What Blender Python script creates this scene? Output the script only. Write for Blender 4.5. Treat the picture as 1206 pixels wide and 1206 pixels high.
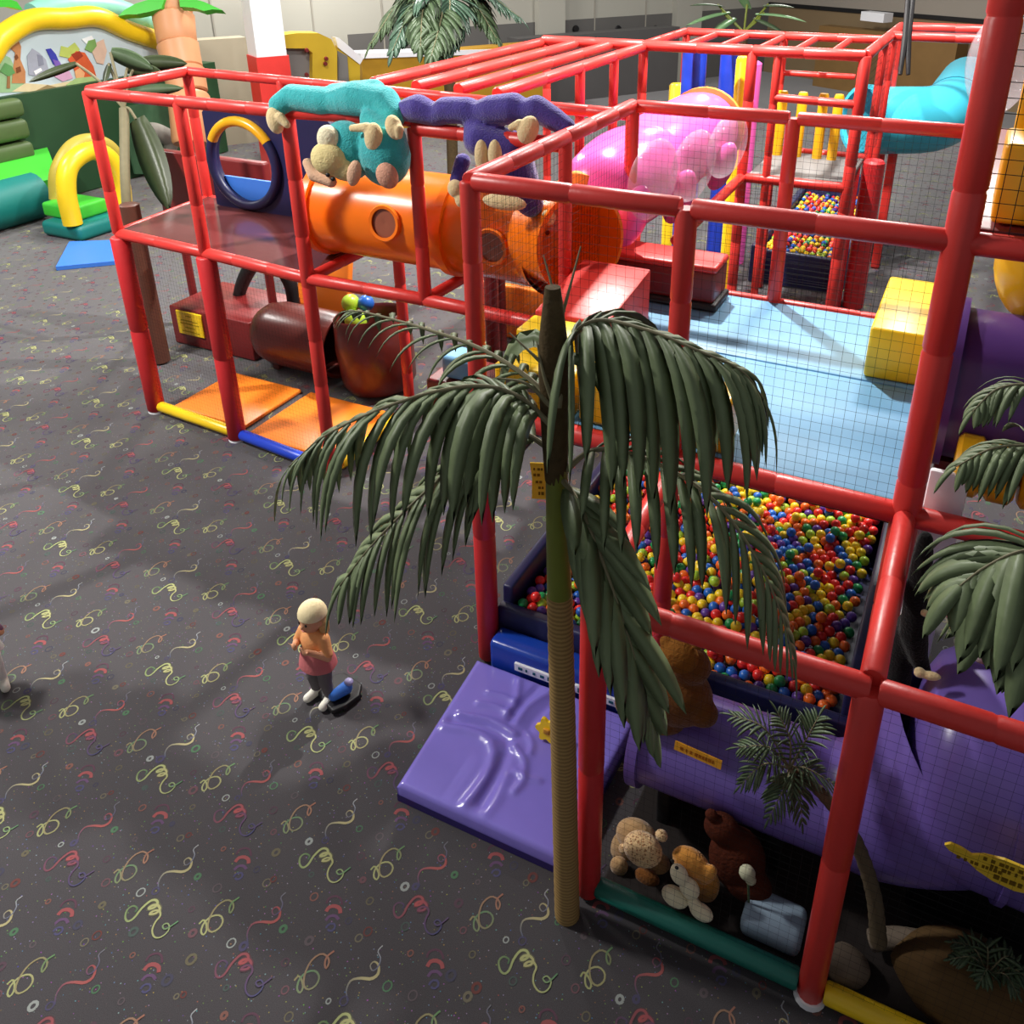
import bpy, bmesh, math, random
import numpy as np
from mathutils import Vector, Matrix

random.seed(7)
for o in list(bpy.data.objects):
    bpy.data.objects.remove(o)
SC = bpy.context.scene
COL = SC.collection

# ------------------------------------------------------------------ camera
FPX, CX, CY = 1046.89, 639.41, 401.66          # focal length and principal point in px of the 1206 frame
CAM = Vector((0.0, 0.0, 4.55))
R3 = Vector((0.89833324, 0.43926545, -0.00657661))
U3 = Vector((-0.17907376, 0.37980822, 0.90756725))
F3 = Vector((-0.40116079, 0.81412012, -0.41985526))
cam = bpy.data.cameras.new('camera')
cam.sensor_width = 36.0
cam.lens = 36.0 * FPX / 1206.0
cam.shift_x = (603.0 - CX) / 1206.0
cam.shift_y = -(603.0 - CY) / 1206.0
cam.clip_start = 0.05
cam.clip_end = 200
camo = bpy.data.objects.new('camera', cam)
COL.objects.link(camo)
m3 = Matrix((R3, U3, -F3)).transposed()
camo.matrix_world = Matrix.Translation(CAM) @ m3.to_4x4()
SC.camera = camo

# ------------------------------------------------------------------ light
w = bpy.data.worlds.new('hall_light')
SC.world = w
w.use_nodes = True
w.node_tree.nodes['Background'].inputs[0].default_value = (0.92, 0.95, 1.0, 1)
w.node_tree.nodes['Background'].inputs[1].default_value = 0.22


def lamp(x, y, z, power, size, col=(1.0, 0.97, 0.92)):
    l = bpy.data.lights.new('ceiling_lamp', 'AREA')
    l.shape = 'SQUARE'
    l.size = size
    l.energy = power
    l.color = col
    o = bpy.data.objects.new('ceiling_lamp', l)
    o.location = (x, y, z)
    COL.objects.link(o)


lamp(-3.3, 8.9, 7.2, 950, 0.18)
lamp(-8.4, 2.2, 7.2, 900, 0.9)
lamp(-9.5, 10.5, 7.2, 560, 0.8)
lamp(-15.0, 6.0, 7.2, 560, 1.0)
lamp(-0.6, 11.6, 7.2, 560, 1.0)
lamp(-13.5, 17.0, 7.2, 800, 1.2)
lamp(-4.5, 22.0, 7.2, 600, 1.2)

vs = SC.view_settings
vs.view_transform = 'Standard'
vs.look = 'None'
vs.exposure = 0.0
vs.gamma = 1.0
vs.use_curve_mapping = False


# ------------------------------------------------------------------ pixel helpers
def ray(x, y):
    return R3 * ((x - CX) / FPX) - U3 * ((y - CY) / FPX) + F3


def at(x, y, z=0.0):
    d = ray(x, y)
    return CAM + d * ((z - CAM.z) / d.z)


def atX(x, y, X):
    d = ray(x, y)
    return CAM + d * (X / d.x)


def atY(x, y, Y):
    d = ray(x, y)
    return CAM + d * (Y / d.y)


def atW(x, y, w):
    return CAM + ray(x, y) * w


def depth(p):
    return (Vector(p) - CAM).dot(F3)


# ------------------------------------------------------------------ materials
def lin(c):
    return tuple(((v / 255.0) / 12.92 if v / 255.0 <= 0.04045 else ((v / 255.0 + 0.055) / 1.055) ** 2.4) for v in c)


MATS = {}


def mat(name, col, rough=0.45, spec=0.5, var=0.12, vscale=6.0, bump=0.0, bscale=40.0, sheen=0.0, coat=0.0,
        metal=0.0, trans=0.0, alpha=1.0, attr=None):
    if name in MATS:
        return MATS[name]
    m = bpy.data.materials.new(name)
    m.use_nodes = True
    nt = m.node_tree
    b = nt.nodes['Principled BSDF']
    c = lin(col)
    b.inputs['Roughness'].default_value = rough
    b.inputs['Specular IOR Level'].default_value = spec
    b.inputs['Metallic'].default_value = metal
    b.inputs['Sheen Weight'].default_value = sheen
    b.inputs['Coat Weight'].default_value = coat
    b.inputs['Coat Roughness'].default_value = 0.15
    b.inputs['Transmission Weight'].default_value = trans
    b.inputs['Alpha'].default_value = alpha
    tc = nt.nodes.new('ShaderNodeTexCoord')
    if attr:
        a = nt.nodes.new('ShaderNodeAttribute')
        a.attribute_name = attr
        nt.links.new(a.outputs['Color'], b.inputs['Base Color'])
    else:
        n = nt.nodes.new('ShaderNodeTexNoise')
        n.inputs['Scale'].default_value = vscale
        n.inputs['Detail'].default_value = 4
        nt.links.new(tc.outputs['Object'], n.inputs['Vector'])
        mx = nt.nodes.new('ShaderNodeMix')
        mx.data_type = 'RGBA'
        mx.inputs[6].default_value = (*[v * (1 - var) for v in c], 1)
        mx.inputs[7].default_value = (*[min(1, v * (1 + var)) for v in c], 1)
        nt.links.new(n.outputs['Fac'], mx.inputs[0])
        nt.links.new(mx.outputs[2], b.inputs['Base Color'])
    if bump:
        n2 = nt.nodes.new('ShaderNodeTexNoise')
        n2.inputs['Scale'].default_value = bscale
        n2.inputs['Detail'].default_value = 5
        nt.links.new(tc.outputs['Object'], n2.inputs['Vector'])
        bp = nt.nodes.new('ShaderNodeBump')
        bp.inputs['Strength'].default_value = bump
        bp.inputs['Distance'].default_value = 0.01
        nt.links.new(n2.outputs['Fac'], bp.inputs['Height'])
        nt.links.new(bp.outputs['Normal'], b.inputs['Normal'])
    MATS[name] = m
    return m


RED = mat('red_vinyl', (212, 54, 48), 0.38, 0.5, 0.10, 5, 0.12, 25)
REDP = mat('red_post_pad', (200, 40, 44), 0.45, 0.5, 0.12, 5, 0.25, 18)
DRED = mat('maroon_vinyl', (112, 30, 30), 0.4, 0.5, 0.15, 5, 0.1, 20)
BROWN = mat('brown_plastic', (98, 40, 34), 0.3, 0.5, 0.12, 4, 0.05, 20)
DECKB = mat('brown_deck_vinyl', (96, 50, 50), 0.14, 0.6, 0.15, 3, 0.08, 9)
YEL = mat('yellow_vinyl', (240, 200, 30), 0.35, 0.5, 0.08, 5, 0.1, 20)
YELD = mat('yellow_plastic', (226, 170, 24), 0.3, 0.5, 0.08, 5)
BLUE = mat('blue_vinyl', (34, 66, 190), 0.35, 0.5, 0.1, 5, 0.1, 20)
NAVY = mat('navy_vinyl', (30, 32, 74), 0.42, 0.5, 0.12, 5, 0.1, 20)
DKBLUE = mat('deep_blue_step', (22, 60, 160), 0.25, 0.6, 0.1, 5, 0.1, 14)
LBLUE = mat('light_blue_vinyl', (112, 168, 206), 0.5, 0.5, 0.05, 3, 0.05, 14)
MATB = mat('blue_mat', (60, 120, 215), 0.5, 0.5, 0.06, 3)
PURP = mat('purple_vinyl', (124, 112, 200), 0.22, 0.6, 0.08, 4, 0.05, 14)
PURT = mat('purple_plastic', (108, 88, 168), 0.3, 0.5, 0.12, 4, 0.04, 12)
PURD = mat('dark_purple_plastic', (84, 52, 118), 0.32, 0.5, 0.12, 4, 0.04, 12)
ORANGE = mat('orange_plastic', (242, 116, 12), 0.28, 0.5, 0.06, 4)
ORMAT = mat('orange_vinyl', (232, 124, 36), 0.35, 0.5, 0.08, 4, 0.15, 8)
PINK = mat('pink_plastic', (236, 96, 178), 0.25, 0.5, 0.06, 4)
TURQ = mat('turquoise_plastic', (70, 196, 222), 0.22, 0.5, 0.05, 4)
GREENP = mat('dark_green_pad', (22, 104, 92), 0.4, 0.5, 0.1, 5, 0.1, 20)
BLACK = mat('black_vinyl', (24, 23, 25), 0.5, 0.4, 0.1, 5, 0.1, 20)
NETM = mat('black_net_cord', (22, 22, 24), 0.8, 0.2, 0.05, 5)
WHITE = mat('white_paint', (232, 232, 236), 0.5, 0.4, 0.03, 3)
GREY = mat('grey_panel', (120, 118, 116), 0.6, 0.3, 0.06, 2)
CLEAR = mat('clear_plastic', (226, 214, 222), 0.05, 0.9, 0.0, 5, trans=0.0, alpha=0.24)
LEAF = mat('palm_leaf', (104, 118, 84), 0.5, 0.35, 0.22, 9, 0.1, 30)
LEAFD = mat('dark_leaf', (70, 88, 60), 0.45, 0.4, 0.25, 7, 0.1, 30)
LEAFB = mat('banana_leaf', (56, 66, 40), 0.4, 0.4, 0.25, 7, 0.1, 30)
STEM = mat('palm_stem', (126, 120, 92), 0.6, 0.3, 0.2, 12)
STEMG = mat('green_sheath', (112, 122, 40), 0.5, 0.4, 0.15, 10)
BARKD = mat('dark_fibre_bark', (78, 64, 42), 0.9, 0.2, 0.4, 30, 0.6, 60)
PTURQ = mat('turquoise_plush', (58, 182, 186), 0.95, 0.1, 0.22, 22, 1.0, 90, sheen=0.5)
PPURP = mat('purple_plush', (76, 62, 150), 0.95, 0.1, 0.35, 22, 1.0, 90, sheen=0.6)
CREAM = mat('cream_plush', (232, 206, 156), 0.95, 0.1, 0.12, 22, 0.8, 90, sheen=0.4)
PBLACK = mat('black_plush', (20, 17, 18), 0.95, 0.1, 0.3, 22, 0.8, 90, sheen=0.1)
PBROWN = mat('brown_plush', (112, 68, 28), 0.95, 0.1, 0.3, 14, 0.9, 60, sheen=0.2)
PTAN = mat('tan_plush', (204, 140, 62), 0.95, 0.1, 0.3, 16, 0.9, 70, sheen=0.3)
PWHITE = mat('white_plush', (238, 228, 194), 0.95, 0.1, 0.1, 16, 0.9, 70, sheen=0.3)
SKIN = mat('skin', (222, 160, 122), 0.55, 0.4, 0.08, 12)
HAIR = mat('blond_hair', (206, 164, 104), 0.6, 0.4, 0.3, 40, 0.6, 80)
HAT = mat('cream_cap', (240, 222, 176), 0.8, 0.2, 0.06, 20, 0.3, 90)
SHIRT = mat('peach_shirt', (238, 168, 110), 0.85, 0.2, 0.1, 20, 0.3, 60)
SKIRT = mat('rose_skirt', (206, 116, 118), 0.85, 0.2, 0.1, 20, 0.3, 60)
LEGG = mat('grey_leggings', (112, 106, 108), 0.85, 0.2, 0.1, 20, 0.3, 60)
SHOE = mat('white_shoe', (240, 236, 222), 0.6, 0.3, 0.05, 20)
CGREEN = mat('castle_green', (66, 186, 52), 0.4, 0.5, 0.08, 3, 0.1, 6)
CDARK = mat('castle_dark_green', (40, 74, 46), 0.5, 0.4, 0.12, 3, 0.1, 6)
CTEAL = mat('castle_teal', (24, 118, 112), 0.42, 0.5, 0.1, 3, 0.1, 6)
COLIVE = mat('castle_olive', (80, 100, 58), 0.5, 0.4, 0.1, 4, 0.1, 6)
CPEACH = mat('castle_peach', (206, 146, 104), 0.45, 0.4, 0.06, 4, 0.1, 6)
INK = mat('sign_ink', (112, 84, 12), 0.7, 0.2, 0.1, 20)


def ringed_bark():
    m = bpy.data.materials.new('ringed_palm_bark')
    m.use_nodes = True
    nt = m.node_tree
    b = nt.nodes['Principled BSDF']
    b.inputs['Roughness'].default_value = 0.75
    tc = nt.nodes.new('ShaderNodeTexCoord')
    wv = nt.nodes.new('ShaderNodeTexWave')
    wv.bands_direction = 'Z'
    wv.inputs['Scale'].default_value = 14.0
    wv.inputs['Distortion'].default_value = 1.5
    wv.inputs['Detail'].default_value = 3
    nt.links.new(tc.outputs['Object'], wv.inputs['Vector'])
    r = nt.nodes.new('ShaderNodeValToRGB')
    r.color_ramp.elements[0].color = (*lin((132, 104, 58)), 1)
    r.color_ramp.elements[1].color = (*lin((168, 136, 82)), 1)
    nt.links.new(wv.outputs['Fac'], r.inputs['Fac'])
    nt.links.new(r.outputs['Color'], b.inputs['Base Color'])
    return m


BARK = ringed_bark()


def spotted(name, base, spot, scale):
    m = bpy.data.materials.new(name)
    m.use_nodes = True
    nt = m.node_tree
    b = nt.nodes['Principled BSDF']
    b.inputs['Roughness'].default_value = 0.95
    b.inputs['Sheen Weight'].default_value = 0.3
    tc = nt.nodes.new('ShaderNodeTexCoord')
    v = nt.nodes.new('ShaderNodeTexVoronoi')
    v.inputs['Scale'].default_value = scale
    nt.links.new(tc.outputs['Object'], v.inputs['Vector'])
    r = nt.nodes.new('ShaderNodeValToRGB')
    r.color_ramp.elements[0].position = 0.28
    r.color_ramp.elements[0].color = (*lin(spot), 1)
    r.color_ramp.elements[1].position = 0.45
    r.color_ramp.elements[1].color = (*lin(base), 1)
    nt.links.new(v.outputs['Distance'], r.inputs['Fac'])
    nt.links.new(r.outputs['Color'], b.inputs['Base Color'])
    n2 = nt.nodes.new('ShaderNodeTexNoise')
    n2.inputs['Scale'].default_value = 70
    nt.links.new(tc.outputs['Object'], n2.inputs['Vector'])
    bp = nt.nodes.new('ShaderNodeBump')
    bp.inputs['Strength'].default_value = 0.9
    bp.inputs['Distance'].default_value = 0.01
    nt.links.new(n2.outputs['Fac'], bp.inputs['Height'])
    nt.links.new(bp.outputs['Normal'], b.inputs['Normal'])
    return m


LEOP = spotted('curly_tan_plush', (214, 180, 132), (150, 104, 66), 75)


# ------------------------------------------------------------------ object helpers
def root_loc(o):
    while o.parent:
        o = o.parent
    return o.location.copy()


def thing(name, label, cat, loc=(0, 0, 0), group=None, kind=None):
    o = bpy.data.objects.new(name, None)
    o.location = loc
    o.empty_display_size = 0.1
    COL.objects.link(o)
    o['label'] = label
    o['category'] = cat
    if group:
        o['group'] = group
    return o


def tag(o, label, cat, group=None, kind=None):
    o['label'] = label
    o['category'] = cat
    if group:
        o['group'] = group
    if kind:
        o['kind'] = kind
    return o


class MB:
    """collects world-space geometry for one mesh"""

    def __init__(s):
        s.v = []
        s.f = []

    def quad_grid(s, rows, close_u=False, close_v=False):
        base = len(s.v)
        nr, nc = len(rows), len(rows[0])
        for r in rows:
            s.v.extend([tuple(p) for p in r])
        for i in range(nr if close_v else nr - 1):
            for j in range(nc if close_u else nc - 1):
                a = base + i * nc + j
                b = base + i * nc + (j + 1) % nc
                c = base + ((i + 1) % nr) * nc + (j + 1) % nc
                d = base + ((i + 1) % nr) * nc + j
                s.f.append((a, b, c, d))
        return base

    def tube(s, pts, rad, seg=12, cap=True, flat=1.0, upv=None):
        pts = [Vector(p) for p in pts]
        n = len(pts)
        if not hasattr(rad, '__len__'):
            rad = [rad] * n
        t0 = (pts[1] - pts[0]).normalized()
        up = Vector(upv) if upv else (Vector((0, 0, 1)) if abs(t0.z) < 0.9 else Vector((1, 0, 0)))
        u = (up - t0 * up.dot(t0)).normalized()
        rows = []
        for i in range(n):
            t = (pts[min(n - 1, i + 1)] - pts[max(0, i - 1)])
            t = t.normalized() if t.length > 1e-9 else t0
            u = (u - t * u.dot(t)).normalized()
            v = t.cross(u)
            rows.append([pts[i] + (u * math.cos(a) * flat + v * math.sin(a)) * rad[i]
                         for a in [2 * math.pi * k / seg for k in range(seg)]])
        b = s.quad_grid(rows, close_u=True)
        if cap:
            s.f.append(tuple(range(b + seg - 1, b - 1, -1)))
            e = b + (n - 1) * seg
            s.f.append(tuple(range(e, e + seg)))
        return s

    def poly_prism(s, poly, off):
        """poly: list of points, extruded by vector off"""
        b = len(s.v)
        n = len(poly)
        off = Vector(off)
        s.v.extend([tuple(p) for p in poly])
        s.v.extend([tuple(Vector(p) + off) for p in poly])
        s.f.append(tuple(range(b + n - 1, b - 1, -1)))
        s.f.append(tuple(range(b + n, b + 2 * n)))
        for i in range(n):
            j = (i + 1) % n
            s.f.append((b + i, b + j, b + n + j, b + n + i))
        return s

    def ellipsoid(s, c, r, seg=16, rings=10, rot=None):
        c = Vector(c)
        rows = []
        for i in range(rings + 1):
            th = math.pi * i / rings
            row = []
            for k in range(seg):
                a = 2 * math.pi * k / seg
                p = Vector((r[0] * math.sin(th) * math.cos(a), r[1] * math.sin(th) * math.sin(a), r[2] * math.cos(th)))
                if rot:
                    p = rot @ p
                row.append(c + p)
            rows.append(row)
        s.quad_grid(rows, close_u=True)
        return s

    def lathe(s, c, axis, prof, seg=24, close=False):
        """prof: (along, radius) pairs about axis through c"""
        c = Vector(c)
        a = Vector(axis).normalized()
        u = a.orthogonal().normalized()
        v = a.cross(u)
        rows = [[c + a * h + (u * math.cos(t) + v * math.sin(t)) * r for t in [2 * math.pi * k / seg for k in range(seg)]]
                for h, r in prof]
        s.quad_grid(rows, close_u=True, close_v=close)
        return s


def build(mb, name, m, parent=None, smooth=True, loc=None, sharp=40):
    base = root_loc(parent) if parent else Vector(loc if loc is not None else (0, 0, 0))
    me = bpy.data.meshes.new(name)
    bx, by, bz = base
    me.from_pydata([(p[0] - bx, p[1] - by, p[2] - bz) for p in mb.v], [], mb.f)
    bm = bmesh.new()
    bm.from_mesh(me)
    bmesh.ops.remove_doubles(bm, verts=bm.verts, dist=1e-6)
    bmesh.ops.recalc_face_normals(bm, faces=bm.faces)
    bm.to_mesh(me)
    bm.free()
    me.materials.append(m)
    if smooth:
        me.polygons.foreach_set('use_smooth', [True] * len(me.polygons))
        me.set_sharp_from_angle(angle=math.radians(sharp))
    o = bpy.data.objects.new(name, me)
    COL.objects.link(o)
    if parent:
        o.parent = parent
    else:
        o.location = base
    return o


def soft_box(name, m, lo, hi, r=0.03, parent=None, seg=3, loc=None, warp=None):
    """a rounded padded block"""
    bm = bmesh.new()
    bmesh.ops.create_cube(bm, size=1.0)
    lo, hi = Vector(lo), Vector(hi)
    for v in bm.verts:
        v.co = Vector([lo[i] if v.co[i] < 0 else hi[i] for i in range(3)])
    if warp:
        for v in bm.verts:
            v.co = Vector(warp(v.co))
    bmesh.ops.bevel(bm, geom=bm.edges[:], offset=r, segments=seg, profile=0.5, affect='EDGES', clamp_overlap=True)
    mb = MB()
    bm.verts.index_update()
    mb.v = [tuple(v.co) for v in bm.verts]
    mb.f = [tuple(v.index for v in f.verts) for f in bm.faces]
    bm.free()
    return build(mb, name, m, parent, True, loc, 35)


def pipe(name, p0, p1, r, m, parent, joints=0.48, seg=14):
    """padded tube with pinched foam joints"""
    p0, p1 = Vector(p0), Vector(p1)
    L = (p1 - p0).length
    d = (p1 - p0) / L
    k = max(1, round(L / joints))
    pts = [(0, r * 0.86), (0.012, r)]
    for i in range(1, k):
        h = L * (i + random.uniform(-0.08, 0.08)) / k
        pts += [(h - 0.014, r), (h - 0.003, r * 0.93), (h + 0.003, r * 0.93), (h + 0.014, r * 1.01)]
    pts += [(L - 0.012, r), (L, r * 0.86)]
    mb = MB()
    mb.tube([p0 + d * a for a, _ in pts], [b for _, b in pts], seg)
    return build(mb, name, m, parent, True, sharp=50)


def net(name, a, b, c, d, sp, parent, r=0.0016):
    """cord net on the quad a-b-c-d"""
    a, b, c, d = map(Vector, (a, b, c, d))
    mb = MB()
    nu = max(2, round((b - a).length / sp))
    nv = max(2, round((d - a).length / sp))
    nrm = (b - a).cross(d - a).normalized()

    def strand(p, q):
        t = (q - p).normalized()
        s = t.cross(nrm).normalized()
        i = len(mb.v)
        for e in (p, q):
            mb.v.extend([tuple(e + nrm * r), tuple(e - nrm * r * 0.5 + s * r * 0.87), tuple(e - nrm * r * 0.5 - s * r * 0.87)])
        mb.f.extend([(i, i + 1, i + 4, i + 3), (i + 1, i + 2, i + 5, i + 4), (i + 2, i, i + 3, i + 5)])
    for i in range(1, nu):
        t = i / nu
        strand(a.lerp(b, t), d.lerp(c, t))
    for j in range(1, nv):
        t = j / nv
        strand(a.lerp(d, t), b.lerp(c, t))
    return build(mb, name, NETM, parent, False)


def blob(name, prims, m, parent=None, voxel=0.012, smooth=6, loc=None):
    """one continuous skin over ellipsoids ('e',c,r[,rot]) and tapered capsules ('c',p0,r0,p1,r1)"""
    mb = MB()
    for p in prims:
        if p[0] == 'e':
            mb.ellipsoid(p[1], p[2], 16, 10, p[3] if len(p) > 3 else None)
        else:
            p0, r0, p1, r1 = Vector(p[1]), p[2], Vector(p[3]), p[4]
            n = 6
            for i in range(n + 1):
                t = i / n
                rr = r0 + (r1 - r0) * t
                mb.ellipsoid(p0.lerp(p1, t), (rr, rr, rr), 12, 8)
    o = build(mb, name, m, parent, True, loc)
    rm = o.modifiers.new('r', 'REMESH')
    rm.mode = 'VOXEL'
    rm.voxel_size = voxel
    sm = o.modifiers.new('s', 'SMOOTH')
    sm.iterations = smooth
    sm.factor = 0.5
    bpy.context.view_layer.update()
    dg = bpy.context.evaluated_depsgraph_get()
    me = bpy.data.meshes.new_from_object(o.evaluated_get(dg))
    me.name = name
    o.modifiers.clear()
    o.data = me
    me.polygons.foreach_set('use_smooth', [True] * len(me.polygons))
    return o


def spline(pts, n):
    """Catmull-Rom through pts"""
    P = [np.array(p, float) for p in pts]
    P = [2 * P[0] - P[1]] + P + [2 * P[-1] - P[-2]]
    out = []
    k = len(P) - 3
    for i in range(n + 1):
        u = i / n * k
        j = min(int(u), k - 1)
        t = u - j
        a, b, c, d = P[j:j + 4]
        out.append(0.5 * ((2 * b) + (c - a) * t + (2 * a - 5 * b + 4 * c - d) * t * t + (3 * b - a - 3 * c + d) * t ** 3))
    return [tuple(p) for p in out]


M, T, TT = 1.94, 3.34, 3.27

# ================================================================== SETTING
# ---- carpet
def carpet_mat():
    m = bpy.data.materials.new('charcoal_carpet')
    m.use_nodes = True
    nt = m.node_tree
    b = nt.nodes['Principled BSDF']
    b.inputs['Roughness'].default_value = 0.95
    b.inputs['Specular IOR Level'].default_value = 0.1
    b.inputs['Sheen Weight'].default_value = 0.35
    b.inputs['Sheen Roughness'].default_value = 0.6
    tc = nt.nodes.new('ShaderNodeTexCoord')
    n = nt.nodes.new('ShaderNodeTexNoise')
    n.inputs['Scale'].default_value = 260
    n.inputs['Detail'].default_value = 3
    nt.links.new(tc.outputs['Object'], n.inputs['Vector'])
    r = nt.nodes.new('ShaderNodeValToRGB')
    r.color_ramp.elements[0].position = 0.3
    r.color_ramp.elements[0].color = (*lin((38, 35, 38)), 1)
    r.color_ramp.elements[1].position = 0.75
    r.color_ramp.elements[1].color = (*lin((64, 60, 64)), 1)
    nt.links.new(n.outputs['Fac'], r.inputs['Fac'])
    v = nt.nodes.new('ShaderNodeTexVoronoi')
    v.inputs['Scale'].default_value = 42
    nt.links.new(tc.outputs['Object'], v.inputs['Vector'])
    mt = nt.nodes.new('ShaderNodeMath')
    mt.operation = 'LESS_THAN'
    mt.inputs[1].default_value = 0.13
    nt.links.new(v.outputs['Distance'], mt.inputs[0])
    mx = nt.nodes.new('ShaderNodeMix')
    mx.data_type = 'RGBA'
    mm = nt.nodes.new('ShaderNodeMath')
    mm.operation = 'MULTIPLY'
    mm.inputs[1].default_value = 0.22
    nt.links.new(mt.outputs[0], mm.inputs[0])
    nt.links.new(mm.outputs[0], mx.inputs[0])
    nt.links.new(r.outputs['Color'], mx.inputs[6])
    nt.links.new(v.outputs['Color'], mx.inputs[7])
    nt.links.new(mx.outputs[2], b.inputs['Base Color'])
    return m


mb = MB()
mb.poly_prism([(-30, -3, -0.1), (14, -3, -0.1), (14, 42, -0.1), (-30, 42, -0.1)], (0, 0, 0.1))
floor = build(mb, 'floor', carpet_mat(), None, False)
tag(floor, 'charcoal carpet with confetti streamer pattern', 'floor', kind='structure')

mb = MB()
mb.poly_prism([(-4.5, -3, 2.85), (6, -3, 2.85), (6, 0.25, 2.85), (-4.5, 0.25, 2.85)], (0, 0, 0.2))  # unseen balcony slab, added to shade the low front frame
tag(build(mb, 'floor_shade_balcony', WHITE, None, False), 'unseen white balcony slab added to shade the front of the play area', 'floor', kind='structure')
K8 = 0.2985


def motif(pts):
    P = [at(400 + x * K8, 880 + y * K8, 0) for x, y in pts]
    return [(p.x, p.y) for p in P]


SQ = motif([(636, 868), (640, 850), (618, 840), (600, 858), (604, 892), (622, 908), (642, 892), (658, 852), (684, 818), (708, 816), (718, 834), (706, 850),
            (686, 852), (700, 838), (722, 838), (736, 856), (724, 874), (700, 876), (714, 862), (736, 862), (748, 884), (738, 910), (736, 944), (752, 974), (776, 982),
            (798, 966), (806, 938), (790, 918), (774, 928), (788, 944), (810, 930), (832, 908)])
SP = motif([(924, 940), (936, 922), (952, 936), (966, 966), (960, 988), (944, 972), (944, 934), (966, 906), (998, 902), (1020, 926), (1016, 958),
            (990, 976), (966, 956), (960, 908), (972, 860), (1002, 834), (1030, 844), (1044, 868), (1038, 892), (1028, 872), (1030, 844), (1052, 822)])
SS = motif([(725, 742), (714, 706), (725, 672), (760, 664), (800, 666), (822, 648), (818, 618), (800, 606), (788, 620), (800, 638), (818, 624), (822, 594),
            (808, 570), (822, 550)])
CO = [motif(q) for q in ([(346, 850), (354, 828), (380, 818), (402, 828), (412, 856)], [(348, 886), (360, 866), (384, 862), (404, 874), (408, 894)],
                         [(350, 926), (364, 908), (388, 906), (404, 922)], [(354, 960), (366, 942), (388, 942), (392, 960), (376, 974), (362, 966)])]


def centred(P, c=None):
    c = np.mean(np.array(P), axis=0) if c is None else c
    return [(p[0] - c[0], p[1] - c[1]) for p in P], c


SQ, _ = centred(SQ)
SP, _ = centred(SP)
SS, _ = centred(SS)
cc = np.mean(np.array([p for q in CO for p in q]), axis=0)
CO = [centred(q, cc)[0] for q in CO]
cv, cf, ccol = [], [], []


def ribbon(P, n, ox, oy, wd, cols, z=0.0012, wfun=None, k=0.44):
    S = spline(P, n)
    cl = [tuple((v * 0.74 + 0.26 * sum(lin(c)) / 3) * k + 0.012 for v in lin(c)) for c in cols]
    i0 = len(cv)
    for i, (x, y) in enumerate(S):
        a, b = S[max(0, i - 1)], S[min(n, i + 1)]
        dx, dy = b[0] - a[0], b[1] - a[1]
        L = math.hypot(dx, dy) or 1
        nx, ny = -dy / L * wd / 2, dx / L * wd / 2
        t = i / n * (len(cl) - 1)
        j = min(int(t), len(cl) - 2)
        c = [cl[j][q] + (cl[j + 1][q] - cl[j][q]) * (t - j) for q in range(3)]
        zz = z + 0.00003 * i
        wk = wfun(i / n) if wfun else 1.0
        cv.append((ox + x + nx * wk, oy + y + ny * wk, zz))
        cv.append((ox + x - nx * wk, oy + y - ny * wk, zz))
        ccol.extend([(*c, 1), (*c, 1)])
        if i:
            q = i0 + 2 * i
            cf.append((q - 2, q - 1, q + 1, q))


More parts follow.
